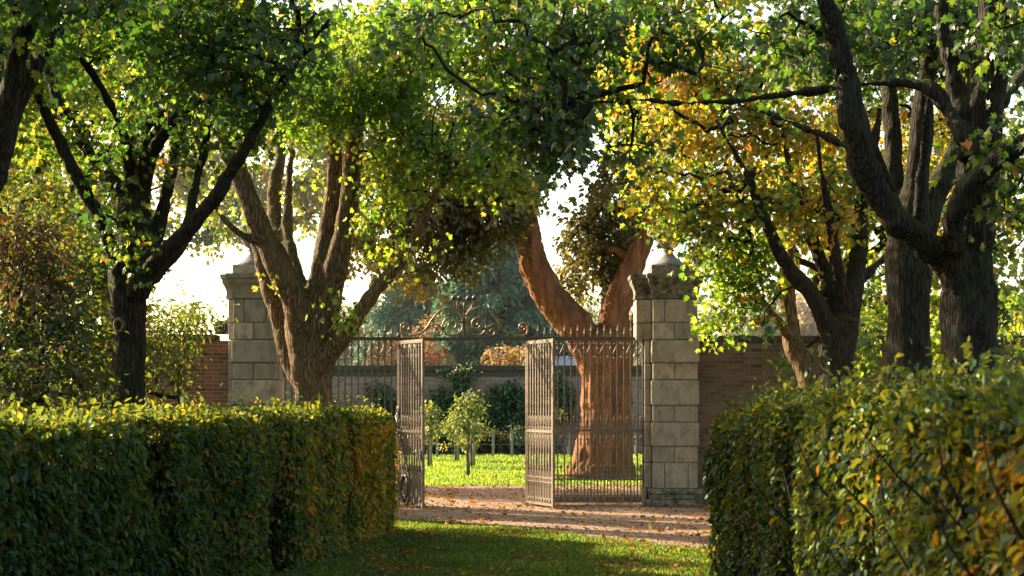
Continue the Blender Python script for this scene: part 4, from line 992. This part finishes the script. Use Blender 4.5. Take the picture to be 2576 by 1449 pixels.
make_tree('maple_tree', 'sunlit yellow-green maple behind the left brick wall, seen between the dark left trunks', 'tree', [
    Z([(40,G(44),90),(44,900,66),(40,700,56),(60,560,44),(110,420,34),(140,280,24),(150,120,14)], 44, .5),
    Z([(42,720,44),(0,560,34),(-60,400,26),(-120,240,16)], 44, -.8), Z([(60,600,34),(160,500,26),(240,420,18),(300,340,10)], 44, -.6)],
    [(20,420,44,110,100,1.5,1.2,.52),(130,330,44,130,100,1.6,.9,.55),(-110,330,44,150,130,1.8,1.8,.45),(230,420,43.5,90,60,1.2,.5,.55),(60,200,44,180,110,1.8,1.8,.5),(-180,130,44,180,130,1.8,2,.45),(60,540,43.5,100,60,1.2,.5,.5),(260,230,44,110,100,1.5,1.3,.52)],
    M['bark_dark'], M['maple'], .17, gap=.40, length=.7)
# trees beyond the left wall, light and hazy
bgl = [
 ((60,600,86), [(50,620,86,120,130,2.5,1.5,.5),(120,460,86,130,100,2.5,1.5,.62),(20,380,86,110,110,2.5,1.4,.66),(200,520,86,90,80,2,1.1,.6)], 'pale yellow-green tree beyond the left wall at the frame edge'),
 ((330,640,90), [(300,440,90,150,110,2.2,1.4,.60),(420,540,90,100,60,2,1.0,.5),(490,600,90,70,50,2,.8,.5),(545,560,90,60,70,2,1.0,.5),(250,620,90,110,80,2,1.1,.45),(160,720,90,120,70,1.8,1.1,.4),(430,400,90,120,90,2,1.1,.62)], 'yellow-green tree beyond the left wall behind the knotted trunk'),
 ((640,520,92), [(600,420,92,120,80,2,1.3,.58),(720,500,92,120,70,2,1.2,.6),(820,470,92,90,80,2,1.0,.6),(560,520,92,70,60,1.6,.6,.45),(700,330,92,180,90,2.2,1.3,.55),(900,330,92,160,110,2.2,1.3,.55)], 'sunlit tree glowing behind the many-stemmed maple'),
 ((2400,700,42), [(2400,640,42,130,110,2,1.4,.6),(2330,780,42,80,70,1.8,1.2,.55),(2530,760,41,90,90,1.8,1.4,.55),(2540,560,42,90,110,2,1.3,.62),(2200,760,43,110,80,1.8,1.0,.5),(2280,620,43,120,90,2,1.1,.65),(2480,850,41,110,40,1.6,1.2,.5)], 'yellow-green tree beyond the right wall at the frame edge'),
 ((2120,600,46), [(2060,620,46,130,90,2,.9,.62),(2200,520,46,140,110,2,1.2,.66),(2000,480,46,130,90,2,1.1,.7),(2100,380,46,170,110,2.2,1.1,.72),(2350,420,45,160,120,2.2,1.2,.7)], 'golden tree behind the many-stemmed yellow maple'),
]
for (px, py, Y), blobs, lab in bgl:
    bush('broadleaf_tree', lab, 'tree', blobs, M['maple'], .21 if Y < 60 else .32, 'lobed', per=14, length=.9 if Y < 60 else 1.3, gap=.36, gapf=.5, stem=(px, Y, .28, 4.0), group='trees beyond the walls', bmat=M['bark_dark'])
# upper canopy that closes the sky above (real trees standing beyond the wall)
bush('broadleaf_tree', 'tall green tree whose crown fills the top centre above the gate', 'tree',
     [(1250,100,43,260,160,2.5,1.6,.40),(1000,140,43,240,140,2.5,1.5,.42),(1550,150,44,230,150,2.5,1.4,.55),(1350,-80,43,300,120,2.5,1.4,.4),(1650,300,44,130,110,2,1.0,.6),(1080,320,43,150,80,2,1.2,.45),(1700,20,44,220,120,2.3,1.3,.6)],
     M['maple'], .21, 'lobed', per=14, length=.9, gap=.36, gapf=.5, stem=(1535, 45, .35, 5.0), group='trees beyond the walls', bmat=M['bark_dark'])
bush('broadleaf_tree', 'tall shaded tree whose crown fills the top left above the knotted trunk', 'tree',
     [(200,200,60,260,140,3,2,.45),(500,210,60,220,120,3,2,.45),(760,120,60,220,130,3,2,.45),(350,20,60,300,130,3,2,.42)],
     M['maple'], .24, 'lobed', per=14, length=1.1, gap=.33, gapf=.5, stem=(340, 61, .4, 8.0), group='trees beyond the walls', bmat=M['bark_dark'])

# conifers and colour beyond the garden wall
def conifer(px, Y, top, halfw, label, nl=26, ybase=1000):
    base = P(px, 0, Y); base.z = 0
    root = empty('cedar_tree', base, label, 'tree', 'cedars beyond the garden wall')
    ht = P(px, top, Y).z; b = MB(); b.tube([(base.x,base.y,0),(base.x+.1,base.y,ht*.5),(base.x,base.y,ht)], [.42,.26,.03], 10); b.build('trunk', M['bark_dark'], root)
    br = MB(); C = []; D = []
    for i in range(nl):
        z = ht*(.13+.85*i/nl); w = m(halfw, Y)*(1-(i/nl)**1.5*.92)*RNG.uniform(.75,1.15)
        for k in range(7):
            a = RNG.uniform(0, 6.28); dx, dy = math.cos(a), math.sin(a)
            tip = (base.x+dx*w, base.y+dy*w*.7, z-.10*w+RNG.normal(0,.15))
            br.tube([(base.x,base.y,z),(base.x+dx*w*.5,base.y+dy*w*.35,z+.05*w),tip], [.06,.04,.01], 4, cap=False)
            for q in range(int(10+w*9)):
                f = RNG.uniform(.25,1.02); C.append((base.x+dx*w*f+RNG.normal(0,.22), base.y+dy*w*.7*f+RNG.normal(0,.22), z+.05*w*math.sin(math.pi*f)-.1*w*f*f+RNG.normal(0,.07))); D.append((dx,dy,-.25))
    br.build('branches', M['twig'], root)
    C = np.array(C); D = norm(np.array(D)); L = Leaves()
    T = np.array([.35+.5*n3(c,.5,2) for c in C]); spray_leaves(L, C, D, T, .34, 12, .75, .25, .15, 1.2, 1.3)
    L.build('crown', 'narrow', M['cedar'], root)
conifer(1255, 76, 560, 235, 'large blue-green cedar behind the garden wall, under the overthrow')
conifer(1030, 86, 640, 160, 'lighter green cedar behind the garden wall, left of the large one', 20)
bush('russet_tree', 'rust-red conifer behind the garden wall, left of the cedar', 'tree', [(1105,880,70,45,45,1.2,2.2,.25),(1080,830,70,35,40,1.2,1.2,.4),(960,895,70,40,35,1.2,1.8,.3),(1010,860,70,30,35,1,.8,.3)], M['russet'], .17, 'narrow', gap=.3, stem=(1110,70.5,.2,3.5), bmat=M['bark_red'])
bush('russet_tree', 'golden-orange bush behind the garden wall, under the cedar branches', 'tree', [(1255,897,68,45,18,1.2,1.5,.55),(1312,890,68,30,24,1.2,1.6,.62)], M['russet'], .13, 'lobed', gap=.36, stem=(1250,68.5,.12,3.0))
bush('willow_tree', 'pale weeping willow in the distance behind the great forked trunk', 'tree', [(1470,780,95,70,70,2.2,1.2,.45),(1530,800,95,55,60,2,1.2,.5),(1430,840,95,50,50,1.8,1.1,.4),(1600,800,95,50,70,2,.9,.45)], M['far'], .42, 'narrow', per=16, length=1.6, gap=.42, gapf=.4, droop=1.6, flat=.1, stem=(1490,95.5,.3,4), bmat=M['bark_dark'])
for k, (px, py, Y, rx, ry, yel, lab) in enumerate([
  (870,850,105,70,55,.35,'hazy grey-green tree in the distance left of the overthrow'),
  (830,800,120,40,30,.75,'hazy orange tree in the distance beside the many-stemmed maple'),
  (1890,800,110,70,55,.3,'hazy pale tree in the distance above the right wall'),
  (2030,790,115,70,60,.95,'hazy pinkish-orange tree in the distance above the right wall'),
  (2180,820,112,90,50,.35,'hazy pale green tree in the distance behind the right trunks'),
  (1650,820,118,80,60,.4,'hazy pale tree in the distance behind the right pillar'),
  (720,880,110,60,60,.4,'hazy pale tree in the distance behind the left railing'),
  (900,840,100,80,60,.45,'hazy olive tree in the distance behind the left railing spears'),
  (1390,860,104,70,50,.4,'hazy green tree in the distance between the cedar and the great trunk'),
  (1120,800,112,110,80,.3,'hazy blue-green tree in the distance behind the cedars'),
  (80,560,90,90,110,.25,'hazy blue-green tree in the distance at the left edge')]):
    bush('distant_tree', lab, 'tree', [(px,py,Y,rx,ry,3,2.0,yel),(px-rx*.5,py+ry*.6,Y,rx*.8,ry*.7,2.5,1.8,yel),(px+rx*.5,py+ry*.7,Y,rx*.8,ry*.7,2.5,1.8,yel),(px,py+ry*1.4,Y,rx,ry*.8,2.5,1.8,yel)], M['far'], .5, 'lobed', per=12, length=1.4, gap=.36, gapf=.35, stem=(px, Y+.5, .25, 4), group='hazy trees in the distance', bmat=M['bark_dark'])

# garden beyond the gate
def young(px, Y, ytop, hw, lab, yel=.18, low=1135):
    r_ = young_(px, Y, ytop, hw, lab, yel, low)
    if Y > 46:
        b = MB(); b.tube([(r_.location.x+.07, Y-.06, 0), (r_.location.x+.07, Y-.06, 1.15)], [.045,.04], 8); b.build('stake', M['post'], r_)
    return r_
def young_(px, Y, ytop, hw, lab, yel=.18, low=1135):
    mid = (ytop+low)/2; b0 = [(px, mid, Y, hw*.8, (low-ytop)*.42, m(hw,Y)*.7, 1.0, yel),(px, ytop+(mid-ytop)*.5, Y, hw*.6, (low-ytop)*.3, m(hw,Y)*.5, .8, yel-.1),(px-hw*.5, mid+(low-mid)*.5, Y, hw*.5, (low-ytop)*.22, m(hw,Y)*.4, .7, yel+.25)]
    return bush('young_fruit_tree', lab, 'tree', b0, M['fruit'], .085, 'oval', per=10, length=.3, gap=.36, gapf=2, stem=(px, Y, .045, P(0,mid,Y).z), droop=.2, group='young fruit trees on the lawn')
young(1177, 40.8, 985, 58, 'young fruit tree in the middle of the sunlit lawn, seen through the opening')
young(1147, 51.6, 1040, 44, 'young yellow-green fruit tree just behind the one in the opening', .55, 1128)
young(1186, 47.5, 1050, 34, 'young fruit tree with a pale stake, partly behind the middle one', .3, 1125)
young(1078, 47, 1005, 36, 'young pale fruit tree showing beside the left gate leaf', .45, 1128)
young(1386, 44, 1010, 26, 'slim young tree with a few red leaves behind the right gate leaf', .8, 1100)
wf = empty('wire_fence', (0, 56, 0), 'low post and wire fence along the bed by the garden wall', 'fence')
pm = MB(); pm.box(-.045,.045,-.045,.045,0,.95); pmesh = bevel_mesh(pm.mesh('post', M['post']), .008, 1)
for px in (1000,1047,1100,1147,1194,1241,1288,1335,1385,1431,1470,1600,1650): link('post', pmesh, wf, (P(px,0,56).x, 0, 0))
for z in (.45, .9):
    b = MB(); b.tube([(-4.5,0,z),(5.5,0,z)], .006, 4); b.build('wire', M['wire'], wf, local=True)
for k, (px, w, lab) in enumerate([(1090,60,'low dark shrub at the foot of the garden wall, left of the fruit tree'),(1215,60,'low dark shrub at the foot of the garden wall behind the fence posts'),(1330,60,'low dark shrub at the foot of the garden wall behind the right gate leaf'),(940,90,'low dark shrub at the foot of the garden wall behind the left railing')]):
    bush('low_shrub', lab, 'shrub', [(px,1105,58.6,w,28,.5,2.6,.3),(px+w*.6,1112,58.6,w*.7,22,.5,2.4,.35)], M['ivy'] if k != 1 else M['evergreen'], .12, 'oval', gap=.25, group='low shrubs in the wall bed')
for px, w, y0, y1, lab in [(1140,62,935,1090,'dark wall creeper spreading over the garden wall behind the fruit tree'),(1265,52,960,1090,'fan-trained climber on the garden wall right of the fruit tree'),(1390,50,950,1090,'dark climber on the garden wall behind the right railing'),(950,70,980,1090,'dark climber on the garden wall behind the left railing')]:
    bush('wall_climber', lab, 'climber', [(px,(y0+y1)/2,61.6,w,(y1-y0)*.42,.12,2.0,.3),(px-w*.3,y0+(y1-y0)*.75,61.6,w*.9,(y1-y0)*.25,.14,2.2,.3),(px+w*.1,y0+10,61.6,w*.8,22,.12,1.0,.4),(px+w*.4,y0+(y1-y0)*.3,61.6,w*.5,(y1-y0)*.2,.12,1.2,.4)], M['ivy'], .15, 'oval', gap=.34, gapf=1.3, group='climbers on the garden wall')
sh = empty('garden_building', (P(1425,0,72).x, 72, 0), 'pale low roof of a building showing over the garden wall behind the right railing', 'building')
x0, x1 = P(1380,0,72).x, P(1462,0,72).x
bx('wall', x0+.1, x1-.1, 72.2, 76, 0, 3.4, M['shedwall'], sh)
b = MB(); zt = P(0,893,72).z; b.add([(x0,72,3.3),(x1,72,3.3),(x1-.2,74,zt),(x0+.2,74,zt),(x0,76,3.3),(x1,76,3.3)], [(0,1,2,3),(3,2,5,4),(1,5,2),(0,3,4)]); b.build('roof', M['roof'], sh)

t = NT('thin_morning_haze'); vs_ = t.n('ShaderNodeVolumeScatter'); vs_.inputs['Density'].default_value = .0012; vs_.inputs['Anisotropy'].default_value = .25
vs_.inputs['Color'].default_value = (1, .97, .9, 1); t.l(vs_.outputs[0], t.out.inputs['Volume'])
b = MB(); b.box(-90, 90, 62.6, 150, .02, 34); hz_ = b.build('haze', t.m); tag(hz_, 'thin sunlit morning haze among the distant trees', None, None, 'stuff')
# ================================================================== LIGHT, SKY, CAMERA
SUN_AZ, SUN_EL = R(-55), R(25.5)     # bearing from +Y towards +X
sd = Vector((math.sin(SUN_AZ)*math.cos(SUN_EL), math.cos(SUN_AZ)*math.cos(SUN_EL), math.sin(SUN_EL)))
ld = bpy.data.lights.new('sun', 'SUN'); ld.energy = 17.0; ld.angle = R(.55); ld.color = (1, .83, .60)
lo = bpy.data.objects.new('sun', ld); col.objects.link(lo); lo.rotation_euler = sd.to_track_quat('Z', 'Y').to_euler(); lo.location = sd*60
w = bpy.data.worlds.new('World'); scn.world = w; w.use_nodes = True; nt = w.node_tree
sky = nt.nodes.new('ShaderNodeTexSky'); sky.sky_type = 'NISHITA'; sky.sun_disc = False
sky.sun_elevation = SUN_EL; sky.sun_rotation = SUN_AZ; sky.air_density = 1.0; sky.dust_density = 2.5; sky.ozone_density = 1.0
bg = nt.nodes['Background']; bg.inputs[1].default_value = .39
wb = nt.nodes.new('ShaderNodeMix'); wb.data_type = 'RGBA'; wb.blend_type = 'MULTIPLY'; wb.inputs[0].default_value = 1; wb.inputs[7].default_value = (1.07, 1.0, .84, 1)
nt.links.new(sky.outputs[0], wb.inputs[6]); nt.links.new(wb.outputs[2], bg.inputs[0])
cd = bpy.data.cameras.new('camera'); co = bpy.data.objects.new('camera', cd); col.objects.link(co)
co.location = (0, 0, EYE); co.rotation_euler = (R(90), 0, 0)
cd.sensor_width = 36; cd.lens = 36*FPX/2576; cd.shift_y = (HY-1449/2)/2576; cd.clip_end = 2000; cd.clip_start = .1
cd.dof.use_dof = True; cd.dof.focus_distance = 27; cd.dof.aperture_fstop = 4.5
scn.camera = co
scn.view_settings.view_transform = 'Standard'; scn.view_settings.look = 'None'; scn.view_settings.exposure = 0
scn.render.engine = 'CYCLES'; cy = scn.cycles
cy.max_bounces = 7; cy.diffuse_bounces = 4; cy.glossy_bounces = 2; cy.transmission_bounces = 5; cy.transparent_max_bounces = 4
cy.use_denoising = True; cy.volume_bounces = 0; cy.sample_clamp_indirect = 6; cy.caustics_reflective = False; cy.caustics_refractive = False
